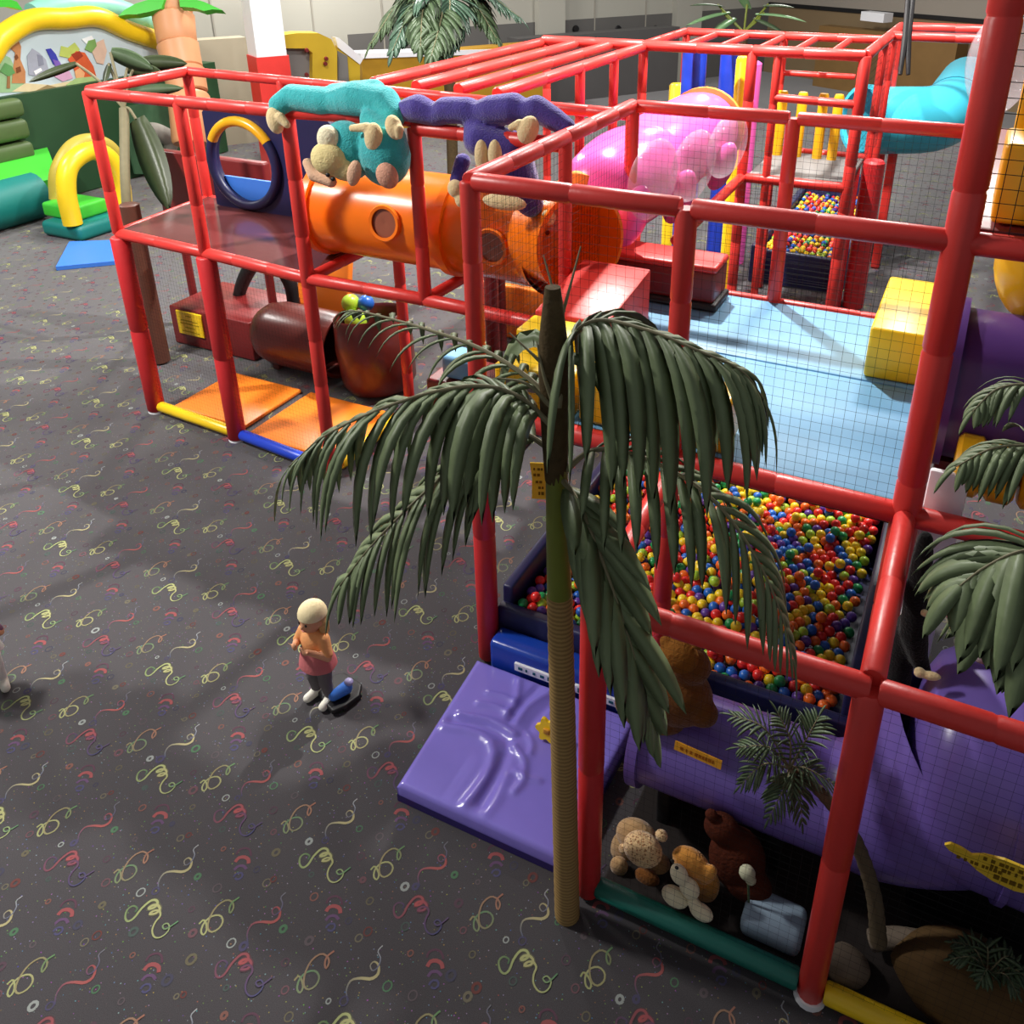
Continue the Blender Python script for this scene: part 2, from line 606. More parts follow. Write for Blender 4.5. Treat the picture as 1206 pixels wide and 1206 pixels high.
YC = [(92, 150, 96), (214, 226, 128), (226, 222, 130), (214, 220, 130), (110, 180, 120)]
RC = [(84, 82, 130), (176, 84, 100), (226, 82, 84), (140, 80, 120), (88, 90, 150), (120, 90, 140)]
dots = [(0.45, 0.07, (196, 206, 200)), (0.04, 0.25, (98, 160, 110)), (0.41, 0.38, (150, 140, 110)), (0.33, 0.55, (140, 130, 96)),
        (0.15, 0.12, (120, 84, 104)), (0.18, 0.26, (128, 110, 118)), (0.43, 0.42, (150, 74, 66)), (0.06, 0.43, (176, 108, 92)),
        (0.52, 0.10, (100, 92, 140)), (0.30, 0.42, (92, 90, 120)), (0.24, 0.02, (150, 96, 108)), (0.58, 0.52, (96, 120, 112))]
rr = random.Random(3)
G = 0.612
for ix in range(-26, 12):
    for iy in range(-6, 36):
        x0, y0 = -3.08 + ix * G, 1.70 + iy * G
        v = Vector((x0, y0, 0)) - CAM
        dd = v.dot(F3)
        if dd < 1:
            continue
        px, py = CX + FPX * v.dot(R3) / dd, CY - FPX * v.dot(U3) / dd
        if not (-250 < px < 1400 and -50 < py < 1450):
            continue
        far = dd > 11
        y = (ix + iy) % 2 == 0
        ribbon(SQ, 30 if far else 84, x0, y0, 0.0100, YC if y else RC, wfun=lambda t: 0.75 + 0.5 * math.sin(math.pi * min(1, t * 1.3)))
        ribbon(SQ[7:20], 10 if far else 22, x0, y0, 0.026, [(70, 64, 60), (104, 106, 78), (110, 106, 78), (70, 64, 60)] if y else [(66, 58, 64), (112, 66, 72), (104, 62, 72), (62, 58, 66)], 0.0009, k=0.7)
        ribbon(SP, 20 if far else 48, x0 + 0.30, y0 + 0.14, 0.0090, [(206, 214, 120), (214, 216, 130), (190, 170, 110), (120, 180, 110)] if y else
               [(190, 170, 110), (120, 176, 120), (196, 150, 110), (206, 130, 100)])
        ribbon(SS, 14 if far else 34, x0 + 0.54, y0 + 0.27, 0.0100, [(88, 92, 140), (220, 98, 92), (206, 84, 84), (110, 100, 150), (150, 150, 160)] if y else
               [(92, 110, 160), (228, 214, 140), (222, 206, 130), (120, 130, 170), (210, 214, 214)], wfun=lambda t: 0.6 + 0.9 * math.exp(-((t - 0.32) / 0.16) ** 2))
        for kq, q in enumerate(CO):
            ribbon(q, 4 if far else 8, x0 + 0.21, y0 + 0.41, (0.011, 0.019, 0.015, 0.010)[kq],
                   [((120, 72, 98), (206, 84, 88), (130, 84, 140), (96, 92, 150))[kq]] * 2)
        for (dx, dy, c) in dots:
            jx, jy = rr.uniform(-.01, .01), rr.uniform(-.01, .01)
            rad = rr.uniform(0.010, 0.021)
            n = 6 if far else 10
            P = [(rad * math.cos(t), rad * 1.15 * math.sin(t)) for t in [2 * math.pi * k / n for k in range(n + 1)]]
            ribbon(P, n, x0 + dx + jx, y0 + dy + jy, 0.007 if rr.random() < .75 else 0.014, [c, c], k=0.40)
me = bpy.data.meshes.new('carpet_confetti')
me.from_pydata(cv, [], cf)
ca = me.color_attributes.new('Col', 'FLOAT_COLOR', 'POINT')
ca.data.foreach_set('color', [x for c in ccol for x in c])
CONF = mat('confetti_yarn', (200, 200, 120), 0.95, 0.1, attr='Col')
me.materials.append(CONF)
o = bpy.data.objects.new('carpet_confetti', me)
COL.objects.link(o)
o.parent = floor
o['kind'] = 'stuff'

# ---- walls of the hall (the hall stands at an angle to the play frame)
D1 = Vector((0.524, 0.852, 0)).normalized()
D2 = Vector((0.852, -0.524, 0))
W0 = Vector((-21.0, 10.0, 0))


def on_wall(x, y, off=0.0):
    """pixel onto wall_back pulled off metres towards the hall"""
    d = ray(x, y)
    p0 = W0 + D2 * off
    n = D2
    return CAM + d * ((p0 - CAM).dot(n) / d.dot(n))


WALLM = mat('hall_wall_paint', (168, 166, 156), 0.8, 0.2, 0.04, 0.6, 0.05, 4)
SEAM = mat('panel_seam', (150, 146, 136), 0.8, 0.2, 0.05, 2)
BAND = mat('dark_wall_band', (96, 94, 92), 0.7, 0.3, 0.08, 1.0)
corner = on_wall(905, 20)
corner.z = 0
a = W0 - D1 * 16
mb = MB()
mb.poly_prism([a, corner, corner - D2 * 0.2, a - D2 * 0.2], (0, 0, 7.6))
wb = build(mb, 'wall_back', WALLM, None, False)
tag(wb, 'pale panelled hall wall behind the play area', 'wall', kind='structure')
zb = on_wall(600, 28).z
mb = MB()
mb.poly_prism([on_wall(410, 50).xy.to_3d() + D2 * 0.02, on_wall(905, 20).xy.to_3d() + D2 * 0.02, on_wall(905, 20).xy.to_3d() + D2 * 0.002,
               on_wall(410, 50).xy.to_3d() + D2 * 0.002], (0, 0, zb))
build(mb, 'wall_band', BAND, wb, False)
for px in (60, 250, 368, 450, 520, 575, 700, 760):
    p = on_wall(px, 20)
    p.z = 0
    mb = MB()
    mb.poly_prism([p - D1 * 0.02, p + D1 * 0.02, p + D1 * 0.02 + D2 * 0.03, p - D1 * 0.02 + D2 * 0.03], (0, 0, 7.5))
    build(mb, 'panel_seam', SEAM, wb, False)
for px, wd in ((645, 0.9), (806, 1.05)):
    p = on_wall(px, 20)
    p.z = 0
    mb = MB()
    mb.poly_prism([p - D1 * wd / 2, p + D1 * wd / 2, p + D1 * wd / 2 + D2 * 0.25, p - D1 * wd / 2 + D2 * 0.25], (0, 0, 7.5))
    build(mb, 'pilaster', WALLM, wb, False)
for px in (678, 728, 772):
    p = on_wall(px, 34, 0.05)
    mb = MB()
    mb.lathe(p, D2, [(0, 0.001), (0, 0.11), (0.05, 0.09), (0.05, 0.001)], 12)
    build(mb, 'wall_bolt', BLACK, wb, True)
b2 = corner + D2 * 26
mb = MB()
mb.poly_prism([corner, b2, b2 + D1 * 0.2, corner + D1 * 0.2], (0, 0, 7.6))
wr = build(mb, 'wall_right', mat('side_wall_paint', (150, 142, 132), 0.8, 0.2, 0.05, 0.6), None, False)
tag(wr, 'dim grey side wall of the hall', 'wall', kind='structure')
tc_ = corner + D2 * 0.0
mb = MB()
n2 = -D1
def on_wall2(x, y, off=0.0):
    d = ray(x, y)
    p0 = corner + n2 * off
    return CAM + d * ((p0 - CAM).dot(n2) / d.dot(n2))


z2 = on_wall2(1040, 18).z
p, q = corner + n2 * 0.002, b2 + n2 * 0.002
mb.poly_prism([p, q, q + n2 * 0.02, p + n2 * 0.02], (0, 0, z2))
build(mb, 'wall_band', mat('brown_wall_band', (132, 112, 84), 0.7, 0.3, 0.1, 1.0), wr, False)
mb = MB()
p, q = Vector((p.x, p.y, z2)), Vector((q.x, q.y, z2))
mb.poly_prism([p, q, q + n2 * 0.06, p + n2 * 0.06], (0, 0, 0.12))
build(mb, 'rail_strip', BLACK, wr, False)

# ---- white column with red pad
pc = Vector((-12.85, 13.95, 0))
th = thing('pillar', 'square white hall column with a red padded foot', 'pillar', pc)
s_ = 0.29
rotm = Matrix.Rotation(math.radians(31), 3, 'Z')


def rsq(c, s, ang=31):
    m = Matrix.Rotation(math.radians(-ang), 3, 'Z')
    return [c + m @ Vector((sx * s, sy * s, 0)) for sx, sy in ((-1, -1), (1, -1), (1, 1), (-1, 1))]


mb = MB()
mb.poly_prism([p + Vector((0, 0, 2.3)) for p in rsq(pc, s_)], (0, 0, 5.0))
build(mb, 'shaft', WHITE, th, False)
mb = MB()
mb.poly_prism(rsq(pc, s_ + 0.03), (0, 0, 2.36))
build(mb, 'foot_pad', RED, th, False)

# ================================================================== RED FRAMES
P1, P2, P3_, P4 = (-7.24, 5.53), (-6.06, 5.46), (-4.80, 5.34), (-3.66, 5.36)
B1, B2, B3, B4 = (-7.36, 6.80), (-6.06, 6.72), (-4.80, 6.62), (-3.62, 6.50)


def V3(p, z):
    return Vector((p[0], p[1], z))


# ---- tower frame
tf = thing('climbing_frame', 'red padded pipe tower frame around the brown deck, carrying the plush apes', 'climbing frame', (-6.0, 5.9, 0))
for p in (P1, P2):
    pipe('post', V3(p, 0.02), V3(p, M - 0.03), 0.088, REDP, tf, 0.9)
    pipe('post', V3(p, M), V3(p, TT), 0.054, RED, tf)
pipe('post', V3(P3_, 0.02), V3(P3_, TT), 0.058, RED, tf)
pipe('post', V3(P4, M), V3(P4, TT), 0.052, RED, tf)
for p in (B1, B2):
    pipe('post', V3(p, M), V3(p, TT), 0.052, RED, tf)
pipe('post', V3(B3, 0.02), V3(B3, TT), 0.055, RED, tf)
pipe('post', V3(B2, 0.02), V3(B2, M), 0.055, RED, tf)
PE = (-2.44, 5.30)
for a, b, za, zb_ in ((P1, P2, 3.255, 3.27), (P2, P3_, 3.27, 3.30), (P3_, P4, 3.30, 3.325), (P4, PE, 3.265, 3.265)):
    pipe('rail', V3(a, za), V3(b, zb_), 0.052, RED, tf)
for a, b in zip((P1, P2, P3_, P4), (P2, P3_, P4, PE)):
    pipe('rail', V3(a, M), V3(b, M), 0.052, RED, tf)
for a, b in zip((B1, B2, B3, B4), (B2, B3, B4, (-2.4, 6.44))):
    pipe('rail', V3(a, TT), V3(b, TT), 0.046, RED, tf)
    pipe('rail', V3(a, M), V3(b, M), 0.05, RED, tf)
pipe('rail', V3(P1, TT), V3(B1, TT), 0.05, RED, tf)
pipe('rail', V3(P1, M), V3(B1, M), 0.05, RED, tf)
pipe('rail', V3(P3_, M), V3(B3, M), 0.048, RED, tf)
pipe('rail', V3(P4, M), V3(B4, M), 0.048, RED, tf)
for (a, b, m_) in ((P1, P2, YEL), (P2, P3_, BLUE)):
    pipe('base_pad', V3(a, 0.075).lerp(V3(b, 0.075), 0.06), V3(a, 0.075).lerp(V3(b, 0.075), 0.95), 0.055, m_, tf, 2)
pipe('base_pad', V3(P3_, 0.075) + Vector((0.02, 0.1, 0)), V3(B3, 0.075), 0.055, YEL, tf, 2)
net('net', V3(P1, 0.1), V3(P3_, 0.1), V3(P3_, M), V3(P1, M), 0.04, tf, 0.0006)
net('net', V3(B2, M), V3(B3, M), V3(B3, TT), V3(B2, TT), 0.05, tf)
for p in (P1, P2, P3_):
    mb = MB()
    mb.lathe(V3(p, 0.003), (0, 0, 1), [(0, 0.001), (0, 0.085), (0.02, 0.08), (0.02, 0.001)], 16)
    build(mb, 'foot', WHITE, tf)

# ---- block frame
bf = thing('climbing_frame', 'tall red padded frame of the netted light blue deck above the ball pit', 'climbing frame', (-1.2, 5.2, 0))
XA, XB, XC, XR = -2.4, -1.2, 0.0, 1.3
YA, YB, YC_ = 4.0, 5.22, 6.44
pipe('post', (XA, YA, 0.02), (XA, YA, M), 0.072, REDP, bf, 0.8)
pipe('post', (XA, YA, M), (XA, YA, T), 0.055, RED, bf)
pipe('post', (XB, YA, 0.02), (XB, YA, T), 0.055, RED, bf)
pipe('post', (XC, YA, 0.02), (XC, YA, 5.6), 0.068, RED, bf, 0.7)
pipe('post', (XB, YC_, M), (XB, YC_, T), 0.052, RED, bf)
pipe('post', (XA, YC_, 0.02), (XA, YC_, T), 0.052, RED, bf)
pipe('post', (XC, YC_, 0.02), (XC, YC_, T), 0.052, RED, bf)
pipe('post', (XA, YB, M), (XA, YB, T), 0.045, RED, bf)
pipe('post', (XR, YA, 0.02), (XR, YA, 5.6), 0.06, RED, bf, 0.7)
for y, z, r in ((YA, M, .056), (YA, T, .052), (YC_, T, .048), (YC_, M, .045)):
    for a, b in ((XA, XB), (XB, XC), (XC, XR)):
        if y == YC_ and a == XC:
            continue
        pipe('rail', (a + 0.03, y, z), (b - 0.03, y, z), r, RED, bf)
pipe('rail', (XA, YA, T), (XA, YB, T), 0.052, RED, bf)
pipe('rail', (XA, YB, T), (XA, YC_, T), 0.052, RED, bf)
pipe('rail', (XA, YB, M), (XB - 0.5, YB, M - 0.02), 0.05, RED, bf)
pipe('rail', (XC, YA, T), (XC, YC_, T), 0.045, RED, bf)
pipe('rail', (XC, YA, M), (XC, YC_, M), 0.045, RED, bf)
pipe('rail', (XA, YA, M), (XA, YC_, M), 0.045, RED, bf)
net('net', (XA, YA, M), (XB, YA, M), (XB, YA, T), (XA, YA, T), 0.05, bf, 0.0009)
net('net', (XB, YA, M), (XC, YA, M), (XC, YA, T), (XB, YA, T), 0.05, bf, 0.0009)
net('net', (XA, YA, M), (XA, YC_, M), (XA, YC_, T), (XA, YA, T), 0.05, bf, 0.0009)
net('net', (XA, YC_, M), (XC, YC_, M), (XC, YC_, T), (XA, YC_, T), 0.05, bf, 0.0009)
net('net', (XC, YA, T), (XR, YA, T), (XR, YA, 4.6), (XC, YA, 4.6), 0.06, bf, 0.002)

# ---- low front frame
ef = thing('climbing_frame', 'low red padded front frame with green and yellow base bars around the plush animals', 'climbing frame', (-0.5, 3.3, 0))
XP = -1.13
YF = 2.78
pipe('post', (XP, YF, 0.02), (XP, YF, M), 0.062, REDP, ef, 0.9)
pipe('post', (XC, YF, 0.02), (XC, YF, M), 0.060, RED, ef, 0.9)
pipe('post', (XR, YF, 0.02), (XR, YF, M), 0.060, RED, ef, 0.9)
pipe('rail', (XP, YF, M), (XC, YF, M), 0.052, RED, ef, 0.4)
pipe('rail', (XC + 0.03, YF, M), (XR, YF, M), 0.052, RED, ef, 0.4)
pipe('rail', (XP, YF, M), (XP - 0.03, YA - 0.05, M), 0.048, RED, ef)
pipe('rail', (XC, YF + 0.02, M + 0.03), (XC, YA - 0.08, M + 0.03), 0.050, RED, ef, 0.6)
pipe('base_pad', (XP + 0.05, YF, 0.08), (XC - 0.06, YF, 0.08), 0.052, GREENP, ef, 3)
pipe('base_pad', (XC + 0.06, YF, 0.08), (XR, YF, 0.08), 0.052, YEL, ef, 3)
mb = MB()
mb.lathe((XC, YF, 0.004), (0, 0, 1), [(0, 0.001), (0, 0.075), (0.03, 0.07), (0.03, 0.001)], 16)
build(mb, 'foot', WHITE, ef)
net('net', (XP, YF, 0.1), (XC, YF, 0.1), (XC, YF, M), (XP, YF, M), 0.045, ef, 0.0005)
net('net', (XC, YF, 0.1), (XR, YF, 0.1), (XR, YF, M), (XC, YF, M), 0.045, ef, 0.0005)

# ---- far frame with roof beams
ff = thing('climbing_frame', 'far red frame with a row of parallel roof beams behind the pink tunnel', 'climbing frame', (-3.0, 10.5, 0))
FY, FY2, FY3 = 10.1, 11.7, 13.4
for x in (-4.95, -4.5, -4.07, -3.66):
    pipe('roof_beam', (x, 6.66 if x < -4 else 6.6, T - 0.02), (x, FY, T - 0.02), 0.055, RED, ff, 0.9)
for x in (-3.25, -2.85, -2.4, -2.0, -1.6):
    pipe('roof_beam', (x, FY, T - 0.02), (x - 0.02, FY2, T - 0.02), 0.04, RED, ff, 0.9)
for a, b in ((-4.95, -3.66), (-3.66, -2.4), (-2.4, -1.22)):
    pipe('rail', (a, FY, T), (b, FY, T), 0.06, RED, ff, 0.6)
pipe('rail', (-3.66, FY, T), (-3.68, FY2, T), 0.05, RED, ff, 0.6)
for a, b in ((-3.66, -2.4), (-2.4, -1.22)):
    pipe('rail', (a, FY2, T), (b, FY2, T), 0.05, RED, ff, 0.6)
pipe('rail', (-1.22, FY, T), (-1.22, FY3, T), 0.062, RED, ff, 0.6)
pipe('rail', (-1.22, FY3, T), (0.2, FY3, T), 0.06, RED, ff, 0.6)
pipe('rail', (-1.22, FY2 + 0.5, T), (0.2, FY2 + 0.5, T), 0.055, RED, ff, 0.6)
for x, y, r in ((-3.66, FY, .055), (-2.4, FY, .06), (-1.22, FY, .062), (-4.9, FY, .05), (-2.4, FY2, .05), (-1.22, FY2, .05), (-3.66, FY2, .05),
                (-1.22, FY3, .05), (-3.66, 8.3, .05), (-3.66, 9.2, .05), (-1.22, 12.6, .05), (-2.12, FY, .045)):
    pipe('post', (x, y, 0.02), (x, y, T), r, RED, ff, 0.6)
pipe('rail', (-2.4, FY, M), (-1.22, FY, M), 0.055, RED, ff, 0.6)
pipe('rail', (-2.4, FY2, M), (-1.22, FY2, M), 0.045, RED, ff, 0.6)
pipe('rail', (-2.4, 7.7, M - 0.05), (-2.4, FY, M), 0.055, RED, ff, 0.6)
pipe('rail', (-2.12, FY, 2.86), (-1.22, FY, 2.84), 0.045, RED, ff, 0.6)
pipe('rail', (-2.4, FY2, 2.9), (-1.5, FY2, 2.9), 0.035, RED, ff, 0.6)
soft_box('deck_panel', GREY, (-2.38, FY + 0.05, M - 0.06), (-1.26, FY2, M - 0.01), 0.01, ff)
net('net', (-2.4, FY, 0.5), (-1.22, FY, 0.5), (-1.22, FY, M), (-2.4, FY, M), 0.06, ff, 0.002)
net('net', (-1.22, FY, T), (-1.22, FY3, T), (-1.22, FY3, M), (-1.22, FY, M), 0.08, ff, 0.002)

# ================================================================== DECKS, PITS, PADS
def deck(name, label, m, lo, hi, r=0.02):
    return tag(soft_box(name, m, lo, hi, r, None, 2, lo), label, 'deck')


# brown tower deck (follows the slightly splayed front)
mb = MB()
q = [V3(P1, M - 0.04) + Vector((0.02, 0.03, 0)), V3(P3_, M - 0.04) + Vector((0, 0.03, 0)), V3(B3, M - 0.04), V3(B1, M - 0.04)]
mb.poly_prism(q, (0, 0, 0.08))
tag(build(mb, 'play_deck', DECKB, None, False, (-6, 6, M)), 'glossy brown deck on the red tower, before the porthole panel', 'deck')
deck('play_deck', 'dark maroon upper deck carrying the yellow quilted block', DRED, (0.03, 4.07, T - 0.08), (2.4, 6.4, T + 0.05))
deck('play_deck', 'dark maroon middle deck under the dark purple tube', DRED, (0.09, 4.60, M - 0.08), (2.4, 6.4, M + 0.0))
dk = thing('play_deck', 'light blue vinyl deck pads laid behind the black netting', 'deck', (-1.2, 5.2, M))
soft_box('deck_pad', LBLUE, (XA + 0.06, YA + 0.08, M - 0.06), (XC - 0.04, 5.36, M + 0.02), 0.02, dk, 2)
soft_box('deck_pad', LBLUE, (XA + 0.06, 5.37, M - 0.06), (XC - 0.04, YC_, M + 0.02), 0.02, dk, 2)
soft_box('deck_edge', BLACK, (XA + 0.06, YA + 0.03, M - 0.1), (XC - 0.04, YA + 0.075, M + 0.03), 0.01, dk, 1)
soft_box('deck_edge', BLACK, (XC - 0.039, YA + 0.06, M - 0.1), (XC + 0.0, 5.1, M + 0.03), 0.01, dk, 1)

# orange floor mats in the tower
for (a, b, lab) in (((-7.1, 5.62), (-6.12, 6.5), 'orange vinyl floor mat behind the yellow base bar'),
                    ((-6.0, 5.52), (-4.86, 6.5), 'orange vinyl floor mat behind the blue base bar')):
    tag(soft_box('floor_mat', ORMAT, (a[0], a[1], 0.004), (b[0], b[1], 0.05), 0.02, None, 2, (a[0], a[1], 0)), lab, 'mat', 'orange mats in the tower')

# purple wrinkled entrance mat
def wrinkled_mat():
    c = [Vector((-2.33, 2.80, 0)), Vector((-1.30, 2.80, 0)), Vector((-1.26, 3.83, 0)), Vector((-2.40, 3.84, 0))]
    n = 84
    rows = []
    folds = [(w_[0], w_[1], [tuple(q[:2]) for q in spline([(x, y, 0) for x, y in w_[2]], 8)]) for w_ in (
        (.020, .030, ((.06, .44), (.24, .49), (.36, .46), (.42, .34), (.43, .20), (.41, .06))), (.018, .024, ((.10, .56), (.28, .60), (.44, .58))),
        (-.016, .03, ((.08, .51), (.28, .55), (.42, .52), (.47, .38), (.48, .10))), (.014, .022, ((.30, .95), (.35, .80), (.34, .68))), (.014, .022, ((.50, .96), (.43, .80), (.42, .66))),
        (-.014, .024, ((.42, .96), (.39, .80), (.38, .66))), (.016, .022, ((.48, .50), (.57, .44), (.62, .32), (.61, .24))), (.012, .018, ((.16, .68), (.26, .71), (.36, .70))),
        (.012, .018, ((.18, .78), (.27, .80), (.34, .79))), (.014, .02, ((.50, .62), (.56, .56), (.58, .50))), (.012, .02, ((.56, .36), (.63, .34), (.70, .36))), (.010, .03, ((.53, .30), (.55, .16), (.54, .06))),
        (-.012, .03, ((.54, .90), (.50, .75), (.50, .62))))]

    def hgt(u, v):
        h = 0.135
        for a, wd, pl_ in folds:
            e = 9.0
            for (x0, y0), (x1, y1) in zip(pl_, pl_[1:]):
                dx, dy = x1 - x0, y1 - y0
                t = max(0, min(1, ((u - x0) * dx + (v - y0) * dy) / (dx * dx + dy * dy)))
                e = min(e, math.hypot(u - x0 - t * dx, v - y0 - t * dy))
            h += a * math.exp(-(e / wd) ** 2)
        return h
    for j in range(n + 1):
        v = j / n
        row = []
        for i in range(n + 1):
            u = i / n
            p = (c[0] * (1 - u) + c[1] * u) * (1 - v) + (c[3] * (1 - u) + c[2] * u) * v
            e = min(u, 1 - u, v, 1 - v) * 1.05
            rim = 0.03
            h = hgt(u, v) - (rim - e) ** 2 / rim * 0.8 if e < rim else hgt(u, v)
            row.append(Vector((p.x, p.y, h)))
        rows.append(row)
    mb = MB()
    mb.quad_grid(rows)
    edge = [rows[0][i] for i in range(n + 1)] + [rows[j][n] for j in range(1, n + 1)] + [rows[n][i] for i in range(n - 1, -1, -1)] + [rows[j][0] for j in range(n - 1, 0, -1)]
    mb.quad_grid([edge, [Vector((p.x, p.y, 0.004)) for p in edge]], close_u=True)
    o = build(mb, 'crash_mat', PURP, None, True, (-1.85, 3.35, 0), 60)
    tag(o, 'creased purple vinyl crash mat on the carpet at the pit entrance', 'mat')
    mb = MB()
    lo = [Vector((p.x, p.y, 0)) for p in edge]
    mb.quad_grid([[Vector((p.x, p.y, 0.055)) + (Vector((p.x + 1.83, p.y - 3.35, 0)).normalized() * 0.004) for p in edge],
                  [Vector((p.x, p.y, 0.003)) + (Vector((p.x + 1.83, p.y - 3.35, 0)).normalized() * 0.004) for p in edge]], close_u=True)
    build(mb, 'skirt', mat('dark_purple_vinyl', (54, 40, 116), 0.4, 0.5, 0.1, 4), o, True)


wrinkled_mat()

# ---- ball pit
bp_ = thing('ball_pit', 'navy walled ball pit under the light blue deck', 'ball pit', (-1.2, 5.2, 0))
PX0, PX1, PY0, PY1 = XA + 0.1, XC - 0.1, YA + 0.12, YC_ - 0.05
soft_box('pit_wall', NAVY, (PX0 - 0.05, PY0, 0.01), (PX0 + 0.03, PY1, 0.56), 0.02, bp_)
soft_box('pit_wall', NAVY, (PX1 - 0.03, PY0, 0.01), (PX1 + 0.05, PY1, 0.62), 0.02, bp_)
soft_box('pit_wall', NAVY, (PX0 - 0.05, PY1, 0.01), (PX1 + 0.05, PY1 + 0.08, 0.62), 0.02, bp_)
soft_box('pit_wall', NAVY, (PX0 - 0.05, PY0 - 0.08, 0.01), (PX1 + 0.05, PY0 - 0.0, 0.44), 0.02, bp_)
soft_box('pit_floor', NAVY, (PX0, PY0, 0.005), (PX1, PY1, 0.03), 0.005, bp_)
bs = thing('pit_step', 'glossy blue step with a white strip sign at the head of the purple mat', 'step', (-1.9, 3.95, 0))
soft_box('step_block', DKBLUE, (PX0 - 0.02, 3.86, 0.005), (-1.36, 4.035, 0.30), 0.035, bs)
soft_box('strip_sign', WHITE, (-2.12, 3.842, 0.145), (-1.40, 3.862, 0.21), 0.004, bs, 1)
for k in range(13):
    x = -2.09 + k * 0.053
    h = random.choice((0.02, 0.03, 0.036))
    soft_box('lettering', mat('teal_ink', (30, 90, 110), 0.7, 0.2), (x, 3.838, 0.178 - h / 2), (x + random.uniform(.012, .034), 3.843, 0.178 + h / 2), 0.001, bs, 1)

BALLC = [mat('ball_' + n, c, 0.3, 0.5, 0.04, 5) for n, c in (('red', (222, 44, 40)), ('orange', (240, 110, 36)), ('yellow', (244, 208, 40)),
                                                            ('green', (40, 150, 84)), ('blue', (38, 100, 190)), ('purple', (94, 60, 150)), ('lime', (170, 206, 60)))]
BALLN = ['red', 'orange', 'yellow', 'green', 'blue', 'purple', 'lime green']
bm = bmesh.new()
bmesh.ops.create_icosphere(bm, subdivisions=3, radius=0.036)
ballme = []
for k, m_ in enumerate(BALLC):
    me = bpy.data.meshes.new('play_ball')
    bm.to_mesh(me)
    me.materials.append(m_)
    me.polygons.foreach_set('use_smooth', [True] * len(me.polygons))
    ballme.append(me)
bm.free()
rb = random.Random(11)
spots = []
sp = 0.0735


def pit_h(x, y):
    t = (y - PY0) / (PY1 - PY0)
    return 0.36 + 0.16 * t + 0.05 * math.sin(3.1 * x + 1) * math.sin(2.3 * y) + 0.03 * math.sin(7 * x + 4 * y)


row = 0
yy = PY0 + 0.05
while yy < PY1 - 0.04:
    xx = PX0 + 0.08 + (sp / 2 if row % 2 else 0)
    while xx < PX1 - 0.085:
        x, y = xx + rb.uniform(-.008, .008), yy + rb.uniform(-.008, .008)
        spots.append((x, y, pit_h(x, y) + rb.uniform(-.008, .02)))
        xx += sp
    yy += sp * 0.87
    row += 1
# a few riding on top of the first layer
for k in range(110):
    x, y = rb.uniform(PX0 + .15, PX1 - .15), rb.uniform(PY0 + .1, PY1 - .3)
    if all((x - s[0]) ** 2 + (y - s[1]) ** 2 > 0.005 for s in spots[len(spots) - k:]) or k == 0:
        spots.append((x, y, pit_h(x, y) + 0.062))


def seen(s):
    """line of sight runs through the open front and not under the deck edge"""
    d = Vector(s) - CAM
    t = (YA - CAM.y) / d.y
    z = CAM.z + d.z * t
    return z < M - 0.05


def pxy(p):
    v = Vector(p) - CAM
    dd = v.dot(F3)
    return CX + FPX * v.dot(R3) / dd, CY - FPX * v.dot(U3) / dd


def hidden_by_palm(s):
    x, y = pxy(s)
    return x < 690 and x > 655


vis = sorted([s for s in spots if seen(s) and not hidden_by_palm(s)], key=lambda s: (Vector(s) - CAM).length)
vis = vis[:]
# keep the 300 nearest that are in view as single balls
rb.shuffle(vis[:0])
single = vis[:300]
sset = set(single)
rest = [s for s in spots if s not in sset]
wts = [5, 4, 6, 2.2, 3.6, 2.6, 1.6]
for s in single:
    k = rb.choices(range(7), wts)[0]
    o = bpy.data.objects.new('play_ball', ballme[k])
    o.location = s
    COL.objects.link(o)
    tag(o, BALLN[k] + ' plastic play ball in the navy walled pit', 'ball', 'loose ' + BALLN[k] + ' balls in the near pit')


def ball_stuff(name, pts, parent, r=0.036, sub=2):
    bm = bmesh.new()
    bmesh.ops.create_icosphere(bm, subdivisions=sub, radius=r)
    bm.verts.index_update()
    bv = [v.co.copy() for v in bm.verts]
    bfc = [tuple(v.index for v in f.verts) for f in bm.faces]
    bm.free()
    base = root_loc(parent)
    vv, fc, mi = [], [], []
    for s in pts:
        i = len(vv)
        k = rb.choices(range(7), wts)[0]
        vv.extend([(c.x + s[0] - base.x, c.y + s[1] - base.y, c.z + s[2] - base.z) for c in bv])
        fc.extend([tuple(a + i for a in f) for f in bfc])
        mi.extend([k] * len(bfc))
    me = bpy.data.meshes.new(name)
    me.from_pydata(vv, [], fc)
    for m_ in BALLC:
        me.materials.append(m_)
    me.polygons.foreach_set('material_index', mi)
    me.polygons.foreach_set('use_smooth', [True] * len(fc))
    o = bpy.data.objects.new(name, me)
    COL.objects.link(o)
    o.parent = parent
    o['kind'] = 'stuff'
    return o


ball_stuff('ball_heap', rest, bp_)

